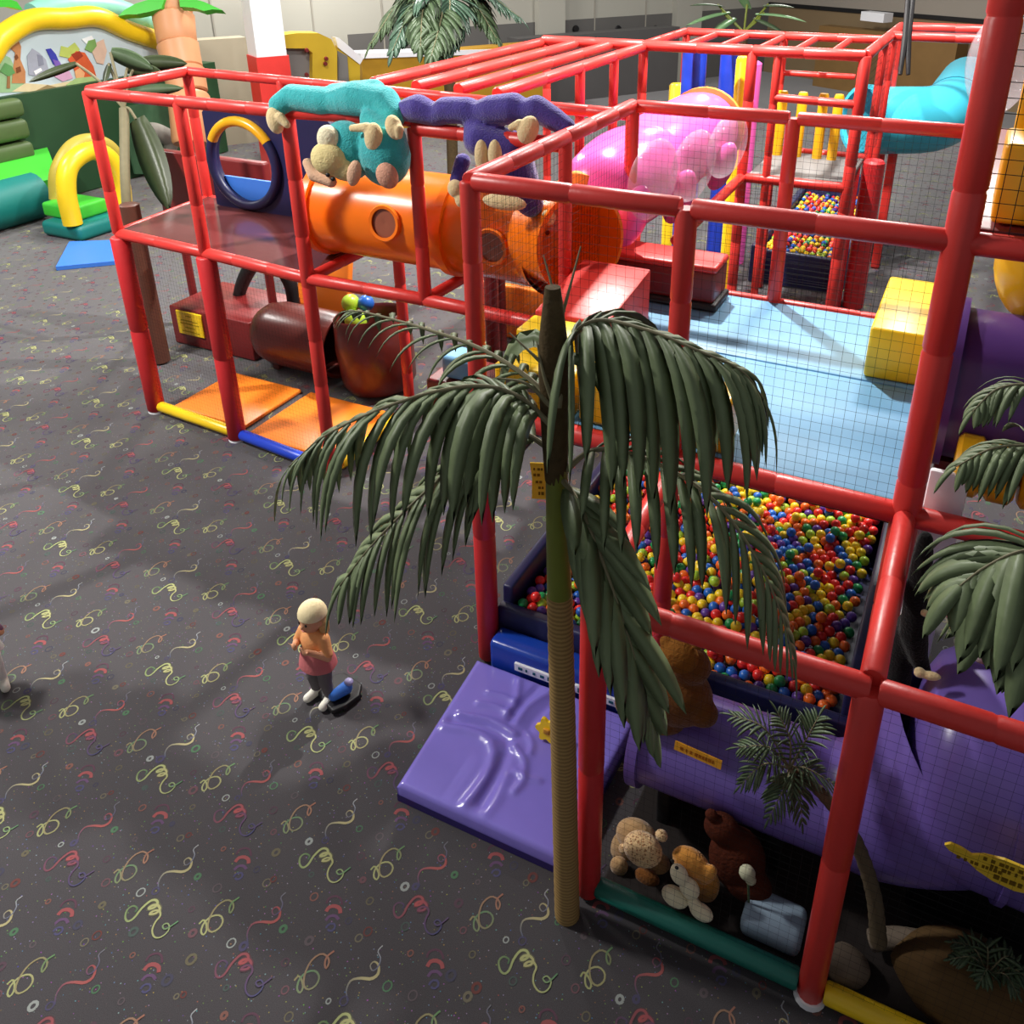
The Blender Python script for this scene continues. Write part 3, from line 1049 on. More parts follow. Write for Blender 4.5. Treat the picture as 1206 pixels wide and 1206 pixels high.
# ---- far ball pit
fp = thing('ball_pit', 'far navy walled ball pit on the carpet behind the grey panel deck', 'ball pit', (-1.8, 13.2, 0))
fx0, fx1, fy0, fy1 = -2.5, -1.42, 11.85, 15.2
soft_box('pit_wall', NAVY, (fx0, fy0, 0.01), (fx1, fy0 + 0.1, 0.5), 0.02, fp)
soft_box('pit_wall', NAVY, (fx0, fy1, 0.01), (fx1, fy1 + 0.1, 0.85), 0.02, fp)
soft_box('pit_wall', NAVY, (fx0 - 0.1, fy0, 0.01), (fx0, fy1 + 0.1, 0.55), 0.02, fp)
soft_box('pit_wall', NAVY, (fx1, fy0, 0.01), (fx1 + 0.1, fy1 + 0.1, 0.55), 0.02, fp)
pts = []
y = fy0 + 0.16
while y < fy1:
    x = fx0 + 0.06
    while x < fx1 - 0.03:
        pts.append((x + rb.uniform(-.012, .012), y + rb.uniform(-.012, .012), 0.46 + rb.uniform(-.03, .03)))
        x += 0.08
    y += 0.075
ball_stuff('ball_heap', pts, fp, 0.04, 1)

# ================================================================== SOFT BLOCKS ON THE BLUE DECK
def block(name, label, cat, m, lo, hi, r=0.03, warp=None, group=None):
    c = ((lo[0] + hi[0]) / 2, (lo[1] + hi[1]) / 2, lo[2])
    return tag(soft_box(name, m, lo, hi, r, None, 3, c, warp), label, cat, group)


DZ = M + 0.025
block('soft_block', 'yellow soft block standing by the purple tube mouth on the blue deck', 'soft block', YEL, (-0.40, 5.40, DZ), (-0.06, 6.40, DZ + 0.34), 0.02)
mb = MB()
mb.lathe((-0.03, 5.55, DZ + 0.30), (1, 0, 0), [(-0.03, 0.20), (-0.03, 0.30), (0.05, 0.30), (0.05, 0.20)], 24, True)
tag(build(mb, 'tube_ring', YELD, None, True, (-0.03, 5.55, DZ)), 'glossy yellow ring plate against the yellow soft block', 'ring')
rs = thing('soft_block', 'red topped maroon soft block at the far edge of the blue deck', 'soft block', (-2.0, 6.3, DZ))
soft_box('block_body', DRED, (-2.36, 6.02, DZ + 0.05), (-1.56, 6.38, DZ + 0.30), 0.03, rs)
soft_box('block_shadow_base', BLACK, (-2.36, 5.99, DZ), (-1.53, 6.38, DZ + 0.06), 0.02, rs)  # black under-slab set slightly forward to stand in for the block's shadow
soft_box('block_top', RED, (-2.37, 6.01, DZ + 0.29), (-1.55, 6.38, DZ + 0.345), 0.03, rs)
ys = thing('soft_steps', 'yellow soft step block with a red ramp by the deck corner post', 'soft block', (-2.1, 4.5, DZ))
soft_box('yellow_step', YEL, (-2.34, 4.09, DZ), (-1.84, 4.36, DZ + 0.27), 0.02, ys)
soft_box('yellow_step', YEL, (-2.34, 4.37, DZ), (-1.84, 4.62, DZ + 0.38), 0.02, ys)


def wr_(c):
    return (c.x, c.y, c.z - (0.10 if c.y < 4.8 and c.z > DZ + 0.1 else 0))


soft_box('red_ramp', RED, (-2.34, 4.63, DZ), (-1.84, 5.40, DZ + 0.50), 0.015, ys, 2, None, wr_)
for x in (-2.26, -2.14, -2.02):
    soft_box('window_patch', GREY, (x, 4.083, DZ + 0.13), (x + 0.07, 4.091, DZ + 0.19), 0.002, ys, 1)
block('soft_block', 'low yellow soft block along the front edge of the blue deck behind the palm frond', 'soft block', YELD, (-1.80, 4.10, DZ), (-0.93, 4.40, DZ + 0.30), 0.03)

# ================================================================== TUBES
def tube_run(parent, pts, r, m, name='tube_shell', seg=28, wall=0.03, n=30):
    S = spline(pts, n)
    mb = MB()
    mb.tube(S, r, seg, cap=False)
    mb2 = MB()
    S2 = S[::-1]
    mb.tube(S2, r - wall, seg, cap=False)
    o = build(mb, name, m, parent, True)
    for e, f in ((S[0], S[1]), (S[-1], S[-2])):
        d = (Vector(f) - Vector(e)).normalized()
    return o


def flange(parent, c, axis, r, m, name='flange', th=0.05, rise=0.05):
    mb = MB()
    mb.lathe(c, axis, [(-th / 2, r - 0.02), (-th / 2, r + rise), (th / 2, r + rise), (th / 2, r - 0.02)], 32, True)
    return build(mb, name, m, parent, True)


# orange crawl tube
ot = thing('crawl_tube', 'orange plastic crawl tube with round windows under the plush apes', 'crawl tube', (-3.7, 5.86, M))
OY, OZ = 5.90, 2.40
mbh = [(-4.95, OY, OZ), (-4.3, OY, OZ), (-3.6, OY, OZ), (-3.1, OY, OZ), (-2.80, OY - 0.06, OZ), (-2.60, OY - 0.20, OZ - 0.0)]
tube_run(ot, mbh, 0.385, ORANGE)
for x in (-4.92, -3.62):
    flange(ot, (x, OY, OZ), (1, 0, 0), 0.385, ORANGE, th=0.07, rise=0.035)
mb = MB()
mb.lathe(atY(676, 284, 5.55), (0.86, -0.5, 0.08), [(-0.34, 0.35), (-0.05, 0.355), (0.04, 0.37), (0.09, 0.38), (0.10, 0.35), (0.03, 0.325), (-0.12, 0.30), (-0.30, 0.20), (-0.34, 0.02)], 36)
build(mb, 'mouth_flare', ORANGE, ot)
tube_run(ot, [(-3.32, OY + 0.05, OZ + 0.30), (-3.30, OY + 0.08, OZ + 0.45), (-3.28, OY + 0.1, OZ + 0.55)], 0.20, ORANGE, 'riser')
for (x, ang) in ((-4.10, 0.15), (-3.14, 0.0)):
    d = Vector((0, -math.cos(ang), math.sin(ang)))
    c = Vector((x, OY, OZ)) + d * 0.37
    mb = MB()
    mb.lathe(c, d, [(0, 0.135), (0.03, 0.15), (0.045, 0.14), (0.04, 0.115)], 24)
    wn = build(mb, 'window_rim', ORANGE, ot)
    mb = MB()
    mb.lathe(c, d, [(0.015, 0.0005), (0.022, 0.06), (0.02, 0.118)], 24)
    build(mb, 'window_dome', mat('smoky_window', (150, 84, 62), 0.12, 0.6, 0.05, 5), wn)

# pink caterpillar tunnel
pk = thing('crawl_tunnel', 'pink ribbed caterpillar tunnel with clear bulging side windows', 'tunnel', (-2.65, 8.0, M))
PXc = -2.66
PZ = 2.62
prof = [(6.22, 0.02), (6.24, 0.13), (6.29, 0.23), (6.36, 0.31), (6.48, 0.36)]
for k in range(61):
    t = k / 60
    prof.append((6.58 + 2.72 * t, 0.375 + 0.05 * abs(math.sin(math.pi * 3.0 * t))))
mb = MB()
mb.lathe((PXc, 0, PZ), (0, 1, 0), prof, 32)
build(mb, 'tunnel_shell', PINK, pk)
mb = MB()
mb.lathe((PXc - 0.12, 6.28, PZ + 0.02), (0.5, -1, -0.5), [(-0.1, 0.17), (-0.02, 0.20), (0.03, 0.15), (0.03, 0.001)], 24)
build(mb, 'nose_cap', mat('peach_rim', (240, 150, 60), 0.4, 0.5, 0.05, 5), pk)
mb = MB()
mb.lathe((PXc, 9.28, PZ), (0, 1, 0), [(0.0, 0.36), (0.0, 0.43), (0.06, 0.43), (0.06, 0.36)], 32, True)
build(mb, 'end_ring', mat('peach_rim', (240, 150, 60)), pk)
for (px, py, fx, fy) in ((768, 212, 745, 255), (816, 196, 800, 232), (856, 172, 850, 196)):
    c = atX(px, py, PXc + 0.60)
    mb = MB()
    mb.ellipsoid(c, (0.17, 0.15, 0.31), 24, 16, Matrix.Rotation(math.radians(14), 3, 'Y'))
    build(mb, 'bubble_window', CLEAR, pk)
    c2 = atX(fx, fy, PXc + 0.42)
    mb = MB()
    mb.ellipsoid(c2, (0.12, 0.10, 0.26), 16, 12, Matrix.Rotation(math.radians(20), 3, 'Y'))
    build(mb, 'fin', PINK, pk)
for z in (6.9, 9.0):
    mb = MB()
    mb.tube([(PXc, z, 0.01), (PXc, z, 2.3)], 0.05, 10)
    build(mb, 'support', REDP, pk)

# turquoise tube elbow
tq = thing('crawl_tube', 'turquoise plastic tube bending back beyond the netted deck', 'crawl tube', (-0.9, 13.0, M))
qa = [atW(1018, 142, 12.2), atW(1058, 142, 12.2), atW(1098, 140, 12.4), atW(1122, 128, 13.1), atW(1131, 112, 14.2), atW(1138, 98, 15.6)]
tube_run(tq, qa, 0.45, TURQ, 'tube_shell', 32, 0.03, 60)
v_ = (qa[2] - qa[1]).normalized()
flange(tq, qa[3], (qa[4] - qa[2]), 0.45, mat('dark_teal_joint', (24, 110, 130), 0.4), 'joint_ring', 0.02, 0.012)
flange(tq, qa[0], v_, 0.45, TURQ, 'flange', 0.08, 0.03)
soft_box('support', RED, (qa[1].x - 0.06, qa[1].y - 0.06, 0.01), (qa[1].x + 0.06, qa[1].y + 0.06, qa[1].z - 0.36), 0.02, tq)

# clear dome beside the tall post
cd = thing('clear_dome', 'clear plastic viewing dome beside the turquoise tube', 'dome', atW(1172, 70, 8.4))
mb = MB()
c = atW(1178, 75, 8.4)
mb.ellipsoid(c, (0.30, 0.30, 0.48), 22, 16)
build(mb, 'dome_shell', CLEAR, cd)

# purple tube at deck level right
pt = thing('crawl_tube', 'dark purple plastic tube leaving the blue deck beside the yellow soft block', 'crawl tube', (0.6, 4.75, M))
tube_run(pt, [(0.06, 4.72, 2.36), (0.5, 4.72, 2.36), (1.0, 4.72, 2.36), (1.7, 4.72, 2.36)], 0.40, PURD)
flange(pt, (0.06, 4.72, 2.36), (1, 0, 0), 0.40, PURD, 'mouth_flange', 0.10, 0.05)
flange(pt, (0.95, 4.72, 2.36), (1, 0, 0), 0.40, PURD, 'flange', 0.05, 0.04)
# yellow rounded blocks right
yt = thing('crawl_tube', 'yellow plastic tube bulging above the dark purple tube', 'crawl tube', (0.7, 5.2, 3))
tube_run(yt, [(0.42, 5.05, 2.98), (0.7, 5.0, 2.95), (1.0, 4.95, 2.93), (1.6, 4.9, 2.93)], 0.34, YELD)
mb = MB()
mb.ellipsoid((0.42, 5.05, 2.98), (0.24, 0.33, 0.335), 24, 14)
build(mb, 'tube_end', YELD, yt)
yb = thing('soft_block', 'yellow quilted soft block on the upper storey behind the tall post net', 'soft block', (0.5, 4.4, T))
soft_box('block_body', YELD, (0.10, 4.12, T + 0.06), (1.1, 4.5, T + 0.40), 0.02, yb)
block('padded_screen', 'tall yellow padded screen on the upper storey beside the tall red post', 'screen', YELD, (0.13, 4.62, T + 0.06), (1.1, 4.70, T + 1.7), 0.02)
mb = MB()
mb.lathe((0.55, 4.5, T + 0.50), (0, 1, 0.1), [(0, 0.24), (0, 0.33), (0.08, 0.33), (0.08, 0.24)], 24, True)
tag(build(mb, 'tunnel_rim', mat('tan_rim', (150, 120, 90), 0.6), None, True, (0.55, 4.5, T + 0.4)), 'dull tan tunnel rim above the yellow quilted block', 'ring')
yr = thing('soft_block', 'yellow ribbed roller block behind the right hand palm frond', 'soft block', (0.6, 4.25, M))
for k in range(6):
    mb = MB()
    x = 0.17 + k * 0.15
    mb.lathe((x, 4.26, M + 0.20), (1, 0, 0), [(0, 0.001), (0.0, 0.13), (0.02, 0.155), (0.11, 0.155), (0.13, 0.13), (0.13, 0.001)], 20)
    build(mb, 'roller', YELD, yr)
wp = thing('sign_board', 'narrow white board behind the tall red post and black plush', 'board', (0.16, 4.12, 0))
soft_box('board', WHITE, (0.07, 4.10, 0.9), (0.25, 4.14, 2.16), 0.015, wp, 2)

# big purple tunnel in the front enclosure
bt = thing('crawl_tunnel', 'large glossy purple tunnel behind the front net with the plush animals', 'tunnel', (0.0, 3.5, 0))
tube_run(bt, [(-1.08, 3.44, 0.55), (-0.7, 3.44, 0.55), (-0.3, 3.44, 0.55), (0.12, 3.44, 0.55)], 0.28, PURT)
flange(bt, (-1.06, 3.44, 0.55), (1, 0, 0), 0.28, PURT, 'flange', 0.06, 0.03)
mb = MB()
mb.lathe((0.20, 3.52, 1.02), (1, 0, 0), [(0.0, 0.03), (0.005, 0.2), (0.03, 0.34), (0.08, 0.44), (0.16, 0.50), (0.3, 0.53), (0.6, 0.54), (1.6, 0.54)], 44)
build(mb, 'tunnel_bulge', PURT, bt)
mb = MB()
mb.tube(spline([(-0.05, 3.44, 0.55), (0.10, 3.44, 0.60), (0.28, 3.46, 0.74), (0.48, 3.50, 0.96)], 16), [0.285 + 0.2 * (k / 16) ** 1.2 for k in range(17)], 32, cap=False)
build(mb, 'tunnel_neck', PURT, bt)
flange(bt, (0.66, 3.52, 1.02), (1, 0, 0), 0.545, PURT, 'flange', 0.03, 0.012)
soft_box('support_block', BLACK, (0.35, 3.4, 0.01), (1.0, 3.7, 0.56), 0.03, bt)
for x in (-0.95, -0.35):
    soft_box('cradle', BLACK, (x, 3.3, 0.01), (x + 0.08, 3.6, 0.32), 0.02, bt)
mb = MB()
mb.lathe((0.50, 3.72, 1.46), (0.0, 0.35, 1), [(0, 0.14), (0.02, 0.17), (0.04, 0.16), (0.03, 0.11)], 24)
wn = build(mb, 'window_rim', mat('maroon_rim', (92, 28, 50), 0.4), bt)
mb = MB()
mb.lathe((0.50, 3.72, 1.46), (0.0, 0.35, 1), [(0.03, 0.0005), (0.025, 0.08), (0.01, 0.14)], 24)
build(mb, 'window_dome', mat('red_bubble', (190, 40, 60), 0.15, 0.6), wn)

# dark floor pad inside the enclosure
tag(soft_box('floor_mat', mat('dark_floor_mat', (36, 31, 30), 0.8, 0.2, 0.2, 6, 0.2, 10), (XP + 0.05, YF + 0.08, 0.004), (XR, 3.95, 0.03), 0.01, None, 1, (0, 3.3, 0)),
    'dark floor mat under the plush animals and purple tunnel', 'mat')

# ================================================================== TOWER CONTENTS
# porthole panel
pp = thing('porthole_panel', 'navy padded panel with a round porthole at the back of the brown deck', 'panel', (-6.3, 6.6, M))
hx, hy, hz, hr = -6.52, 6.56, 2.46, 0.40
n = 40
outer = []
x0, x1, z0, z1 = -6.99, -5.32, M + 0.03, 3.0
for k in range(n):
    a = 2 * math.pi * k / n
    dx, dz = math.cos(a), math.sin(a)
    s = min((x1 - hx) / dx if dx > 1e-6 else 9, (x0 - hx) / dx if dx < -1e-6 else 9, (z1 - hz) / dz if dz > 1e-6 else 9, (z0 - hz) / dz if dz < -1e-6 else 9)
    outer.append((hx + dx * s, hz + dz * s))
inner = [(hx + hr * math.cos(2 * math.pi * k / n), hz + hr * math.sin(2 * math.pi * k / n)) for k in range(n)]
mb = MB()
mb.quad_grid([[(x, hy, z) for x, z in outer], [(x, hy, z) for x, z in inner], [(x, hy + 0.07, z) for x, z in inner], [(x, hy + 0.07, z) for x, z in outer]],
             close_u=True, close_v=True)
build(mb, 'panel', NAVY, pp, True, sharp=30)
for (a0, a1, m_, nm) in ((35, 150, YELD, 'rim_arc'), (150, 395, NAVY, 'rim_arc')):
    mb = MB()
    mb.tube([(hx + (hr + .02) * math.cos(math.radians(a)), hy - 0.02, hz + (hr + .02) * math.sin(math.radians(a))) for a in
             [a0 + (a1 - a0) * k / 24 for k in range(25)]], 0.05, 12)
    build(mb, nm, m_, pp)
mb = MB()
mb.poly_prism([(hx + hr * math.cos(math.radians(a)), hy + 0.05, hz + hr * math.sin(math.radians(a))) for a in range(205, 336, 10)], (0, 0.03, 0))
build(mb, 'porthole_flap', MATB, pp, False)
# low maroon wall at deck back-left
lw = thing('padded_wall', 'maroon padded low wall on legs standing behind the brown deck', 'padded wall', (-7.9, 7.36, 0))
soft_box('wall_pad', DRED, (-8.7, 7.3, 1.3), (-7.0, 7.42, 2.25), 0.03, lw)
for x in (-8.5, -7.2):
    mb = MB()
    mb.tube([(x, 7.36, 0.01), (x, 7.36, 1.35)], 0.05, 10)
    build(mb, 'leg', DRED, lw)
# brown padded post + brown box with yellow sign
tag(pipe('padded_post', (-8.12, 6.40, 0.01), (-8.12, 6.40, 1.9), 0.105, mat('brown_post_pad', (92, 56, 44), 0.5, 0.4), None, 1.9), 'thick brown padded post between the red corner post and the sign box', 'post')
bb = thing('sign_box', 'maroon padded box with a yellow sign beside the brown post', 'box', (-7.6, 7.2, 0))
soft_box('box_body', DRED, (-8.38, 6.86, 0.01), (-7.12, 7.75, 0.50), 0.02, bb)
sg = soft_box('yellow_sign', YEL, (-8.25, 6.835, 0.17), (-7.85, 6.86, 0.47), 0.006, bb, 1)
for k, (w_, z) in enumerate(((.08, .42), (.26, .36), (.30, .32), (.16, .27), (.28, .22))):
    soft_box('lettering', mat('faint_ink', (176, 150, 30), 0.7, 0.2), (-8.05 - w_ / 2, 6.830, z - 0.008), (-8.05 + w_ / 2, 6.8355, z + 0.008), 0.001, sg, 1)
# brown tunnel
bn = thing('crawl_tunnel', 'brown plastic tunnel lying under the tower deck on the orange mats', 'tunnel', (-6.0, 6.2, 0.05))
mb = MB()
prof = [(-7.06, 0.03), (-7.05, 0.16), (-7.0, 0.26), (-6.9, 0.33), (-6.75, 0.365), (-6.1, 0.37), (-5.9, 0.36), (-5.9, 0.33), (-6.5, 0.32)]
mb.lathe((0, 6.98, 0.40), (1, 0, 0), prof, 32)
build(mb, 'tunnel_shell', BROWN, bn)
for x in (-6.8, -6.2):
    soft_box('cradle', BROWN, (x, 6.8, 0.01), (x + 0.1, 7.16, 0.1), 0.02, bn)
mb = MB()
mb.lathe((-5.42, 6.98, 0.02), (-0.12, 0.05, 1), [(0, 0.34), (0.1, 0.40), (0.5, 0.42), (0.82, 0.39), (0.84, 0.37), (0.80, 0.35), (0.5, 0.38), (0.1, 0.36)], 32)
build(mb, 'mouth_section', BROWN, bn)
for pth in (((300, 306), (287, 330), (281, 352), (279, 385)), ((330, 312), (341, 332), (345, 352), (347, 385))):
    mb = MB()
    q_ = [atY(x, y, 7.5) for x, y in pth]
    q_[-1].z = 0.0
    mb.tube(spline(q_, 14), [0.09 - 0.025 * (k / 14) for k in range(15)], 14)
    tag(build(mb, 'curved_support', BLACK, None, True, q_[-1]), 'black curved support arching behind the brown tunnel', 'support', 'black supports under the tower')
block('slanted_pad', 'orange slanted pad leaning behind the black supports', 'pad', ORMAT, (-7.3, 7.75, 0.01), (-6.5, 7.85, 0.85), 0.02,
      lambda c: (c.x, c.y + (0.25 if c.z > 0.5 else 0), c.z + (0.25 if c.x > -7 and c.z > .5 else 0)))
# things glimpsed right of the tunnel
for (px, py, z, r, m_, lab) in ((413, 357, 0.9, 0.10, BALLC[6], 'lime green foam ball in the brown tunnel mouth, on the larger one'),
                                (419, 378, 0.75, 0.12, BALLC[6], 'larger lime green foam ball under the small one'),
                                (431, 357, 0.9, 0.09, BALLC[4], 'blue foam ball beside the lime green pair')):
    p = at(px, py, z)
    mb = MB()
    mb.ellipsoid(p, (r, r, r), 20, 12)
    tag(build(mb, 'foam_ball', m_, None, True, p), lab, 'ball')
mb = MB()
mb.lathe((-5.47, 7.0, 0.60), (-0.12, 0.05, 1), [(0, 0.001), (0, 0.37), (0.02, 0.37), (0.02, 0.001)], 28)
build(mb, 'inner_floor', BROWN, bn)
block('soft_block', 'light blue soft block beside the brown tunnel', 'soft block', LBLUE, (-4.35, 6.55, 0.55), (-4.0, 6.85, 0.80), 0.06)
block('soft_block', 'maroon soft block carrying the light blue one', 'soft block', DRED, (-4.5, 6.5, 0.01), (-3.4, 7.1, 0.54), 0.03)
for k, (x, y) in enumerate(((-4.35, 7.6), (-4.0, 8.3), (-4.7, 8.4), (-3.4, 7.4))):
    mb = MB()
    mb.tube([(x, y, 0.01), (x, y, 1.9)], 0.075, 12)
    tag(build(mb, 'foam_roller', DRED, None, True, (x, y, 0)), 'upright maroon foam roller under the roof beams', 'roller', 'maroon rollers under the roof beams')
block('padded_screen', 'orange padded screen among the maroon rollers', 'screen', ORMAT, (-5.3, 8.7, 0.01), (-3.9, 8.8, 0.7), 0.03)

# far rollers and posts
for (x, y, z0, z1, r, m_, lab, g) in (
        (-3.32, 11.0, 0.01, 3.22, .15, BLUE, 'tall blue foam roller hanging under the far roof beams', 'blue rollers'),
        (-2.92, 11.2, 0.01, 3.22, .13, BLUE, 'tall blue foam roller hanging under the far roof beams', 'blue rollers'),
        (-2.55, 10.35, 0.01, 3.24, .085, YEL, 'tall slim yellow foam roller beside the far red post', None),
        (-2.30, 11.45, M - 0.01, 2.72, .07, YELD, 'short yellow bar standing on the grey panel deck', 'yellow bars'),
        (-2.05, 11.45, M - 0.01, 2.72, .06, YELD, 'short yellow bar standing on the grey panel deck', 'yellow bars'),
        (-1.80, 11.45, M - 0.01, 2.72, .06, YELD, 'short yellow bar standing on the grey panel deck', 'yellow bars'),
        (-1.62, 11.45, M - 0.01, 2.72, .06, YELD, 'short yellow bar standing on the grey panel deck', 'yellow bars'),
        (-1.12, 11.55, 0.01, 1.95, .13, REDP, 'stubby crimson roller beside the far ball pit', 'crimson rollers'),
        (-1.36, 11.45, 0.01, 1.90, .10, REDP, 'stubby crimson roller beside the far ball pit', 'crimson rollers'),
        (-3.05, 12.6, 0.01, 2.9, .2, PINK, 'pink padded pillar behind the blue rollers', None),
        (-3.62, 11.3, 0.01, 2.75, .1, YEL, 'yellow padded stub left of the blue rollers', None)):
    mb = MB()
    mb.lathe((x, y, 0), (0, 0, 1), [(z0, 0.001), (z0, r), (z1 - 0.03, r), (z1, r * 0.8), (z1, 0.001)], 16)
    tag(build(mb, 'foam_roller', m_, None, True, (x, y, 0)), lab, 'roller', g)

# black strap
st = thing('hanging_strap', 'black doubled strap hanging down beside the turquoise tube', 'strap', atW(1066, 85, 9.6))
for dx in (0, 6):
    mb = MB()
    mb.tube([atW(1070 + dx, -160, 9.6), atW(1069 + dx, 0, 9.6), atW(1066 + dx * 0.6, 45, 9.6), atW(1060 + dx * 1.6, 88, 9.6)], [0.025, 0.025, 0.035, 0.022], 8)
    build(mb, 'strap', BLACK, st)

# ================================================================== INFLATABLE CASTLE
cs = thing('inflatable_castle', 'green and teal inflatable castle with a yellow arch and jungle backdrop', 'bouncy castle', (-15.2, 9.5, 0))
CXF = -14.3


def cpt(px, py, dx=0.0):
    return atX(px, py, CXF - dx)


ya, yb_ = 5.0, 15.0
# base cushions
mb = MB()
mb.tube([(CXF - 0.35, ya, 0.40), (CXF - 0.35, cpt(66, 262).y, 0.40)], [0.40, 0.40], 20)
build(mb, 'base_cushion', CTEAL, cs)
mb = MB()
mb.quad_grid([[(CXF - 0.15, ya, 0.66), (CXF - 0.15, 10.2, 0.66)], [(CXF - 0.35, ya, 0.80), (CXF - 0.35, 10.2, 0.80)], [(CXF - 1.0, ya, 1.0), (CXF - 1.0, 10.6, 1.0)],
              [(CXF - 1.05, ya, 0.1), (CXF - 1.05, 10.6, 0.1)]])
build(mb, 'green_slope', CGREEN, cs)
WX = CXF - 1.05
ztop = atX(50, 107, WX).z
mb = MB()
mb.poly_prism([(WX, ya, 0.02), (WX, yb_, 0.02), (WX, yb_, ztop), (WX, ya, ztop)], (-0.5, 0, 0))
build(mb, 'dark_wall', CDARK, cs, False)
yl, yr_ = atX(-2, 150, WX).y, atX(27, 150, WX).y
for k, (p0, p1) in enumerate(((115, 138), (140, 165), (168, 190))):
    za, zc = atX(12, p0, WX).z, atX(12, p1, WX).z
    soft_box('olive_pad', COLIVE, (WX - 0.1, yl - 0.6, zc), (WX + 0.22, yr_, za), 0.1, cs, 4)
# backdrop
BX = WX - 0.15
arch = [(-60, 100), (-20, 72), (0, 45), (35, 24), (75, 22), (112, 20), (150, 36), (192, 50)]
ap = [atX(x, y, BX) for x, y in arch]
back = ap + [Vector((BX, ap[-1].y, ztop - 0.02)), Vector((BX, ap[0].y, ztop - 0.02))]
SKY = mat('backdrop_sky', (192, 208, 214), 0.6, 0.2, 0.05, 1.5)
mb = MB()
mb.poly_prism(back, (-0.1, 0, 0))
build(mb, 'backdrop', SKY, cs, False)
mb = MB()
mb.tube(spline([p + Vector((0.05, 0, 0)) for p in ap], 40), 0.19, 18)
build(mb, 'yellow_arch', YEL, cs)
mb = MB()
tp = [atX(x, y, BX - 0.35) for x, y in ((40, 18), (60, 10), (90, 7), (125, 9), (155, 18), (180, 34))]
mb.tube(spline(tp, 24), 0.22, 14)
build(mb, 'teal_arch', mat('mint_vinyl', (140, 206, 184), 0.4, 0.4), cs)
# printed jungle shapes on the backdrop
PR = lambda n, c: mat('print_' + n, c, 0.6, 0.2, 0.15, 8)


def printed(name, m, poly, lift=0.012):
    mb = MB()
    mb.poly_prism([atX(x, y, BX + lift) for x, y in poly], (-0.006, 0, 0))
    build(mb, name, m, cs, False)


printed('printed_bush', PR('bush', (150, 184, 140)), [(-30, 110), (-20, 75), (0, 62), (12, 68), (20, 85), (30, 100), (45, 108)], 0.008)
printed('printed_giraffe', PR('giraffe', (186, 128, 84)), [(14, 98), (16, 78), (18, 62), (12, 57), (17, 50), (22, 48), (25, 55), (24, 70), (30, 84), (30, 98)], 0.014)
printed('printed_elephant', PR('elephant', (158, 162, 176)), [(34, 88), (32, 66), (38, 57), (46, 62), (54, 70), (58, 84), (52, 92)], 0.016)
printed('printed_bird', PR('bird', (58, 62, 160)), [(54, 58), (60, 57), (66, 64), (70, 74), (63, 76), (58, 66)], 0.018)
printed('printed_rock', PR('rock', (216, 200, 160)), [(14, 108), (30, 98), (60, 100), (100, 92), (118, 100), (118, 108)], 0.010)
printed('printed_fern', PR('fern', (176, 190, 96)), [(70, 66), (72, 54), (80, 56), (88, 50), (94, 58), (88, 70)], 0.016)
printed('printed_lion', PR('lion', (204, 92, 54)), [(80, 70), (90, 60), (100, 62), (110, 78), (114, 92), (100, 96), (90, 90), (86, 78)], 0.020)
printed('printed_face', PR('face', (226, 170, 120)), [(88, 84), (94, 80), (100, 86), (98, 94), (90, 94)], 0.024)
printed('printed_hyena', PR('hyena', (210, 180, 160)), [(108, 60), (114, 50), (122, 46), (126, 60), (122, 76), (114, 74)], 0.022)
printed('printed_flower', PR('flower', (206, 160, 190)), [(64, 90), (70, 82), (82, 84), (86, 92), (74, 96)], 0.022)
printed('printed_canopy', PR('canopy', (110, 140, 90)), [(150, 78), (165, 68), (190, 72), (205, 84), (190, 96), (160, 94)], 0.014)
for (nm, col_, poly, lf) in (('trunk', (150, 110, 70), [(8, 104), (9, 84), (12, 84), (12, 104)], .02), ('leafy', (96, 150, 90), [(0, 84), (6, 74), (14, 78), (18, 86), (10, 90)], .022),
                           ('ear', (130, 134, 150), [(44, 64), (50, 66), (52, 76), (46, 78)], .022), ('tusk', (240, 240, 240), [(40, 84), (48, 80), (50, 83), (42, 88)], .024),
                           ('mane', (150, 56, 36), [(84, 64), (94, 60), (98, 66), (90, 72)], .026), ('wing', (120, 90, 170), [(62, 70), (70, 72), (74, 80), (66, 80)], .024),
                           ('grass', (168, 196, 130), [(78, 100), (90, 92), (110, 90), (122, 98), (118, 106), (90, 106)], .026), ('cloud', (236, 240, 244), [(96, 46), (108, 42), (112, 48), (102, 52)], .02),
                           ('spot', (120, 70, 40), [(17, 66), (20, 64), (22, 68), (19, 71)], .026), ('spot', (120, 70, 40), [(19, 80), (24, 78), (25, 84), (20, 86)], .026),
                           ('fern2', (120, 160, 90), [(100, 58), (104, 48), (112, 46), (114, 54), (108, 62)], .024), ('ground', (150, 130, 90), [(40, 108), (56, 100), (72, 104), (70, 108)], .028)):
    printed('printed_' + nm.rstrip('2'), PR(nm, col_), poly, lf)
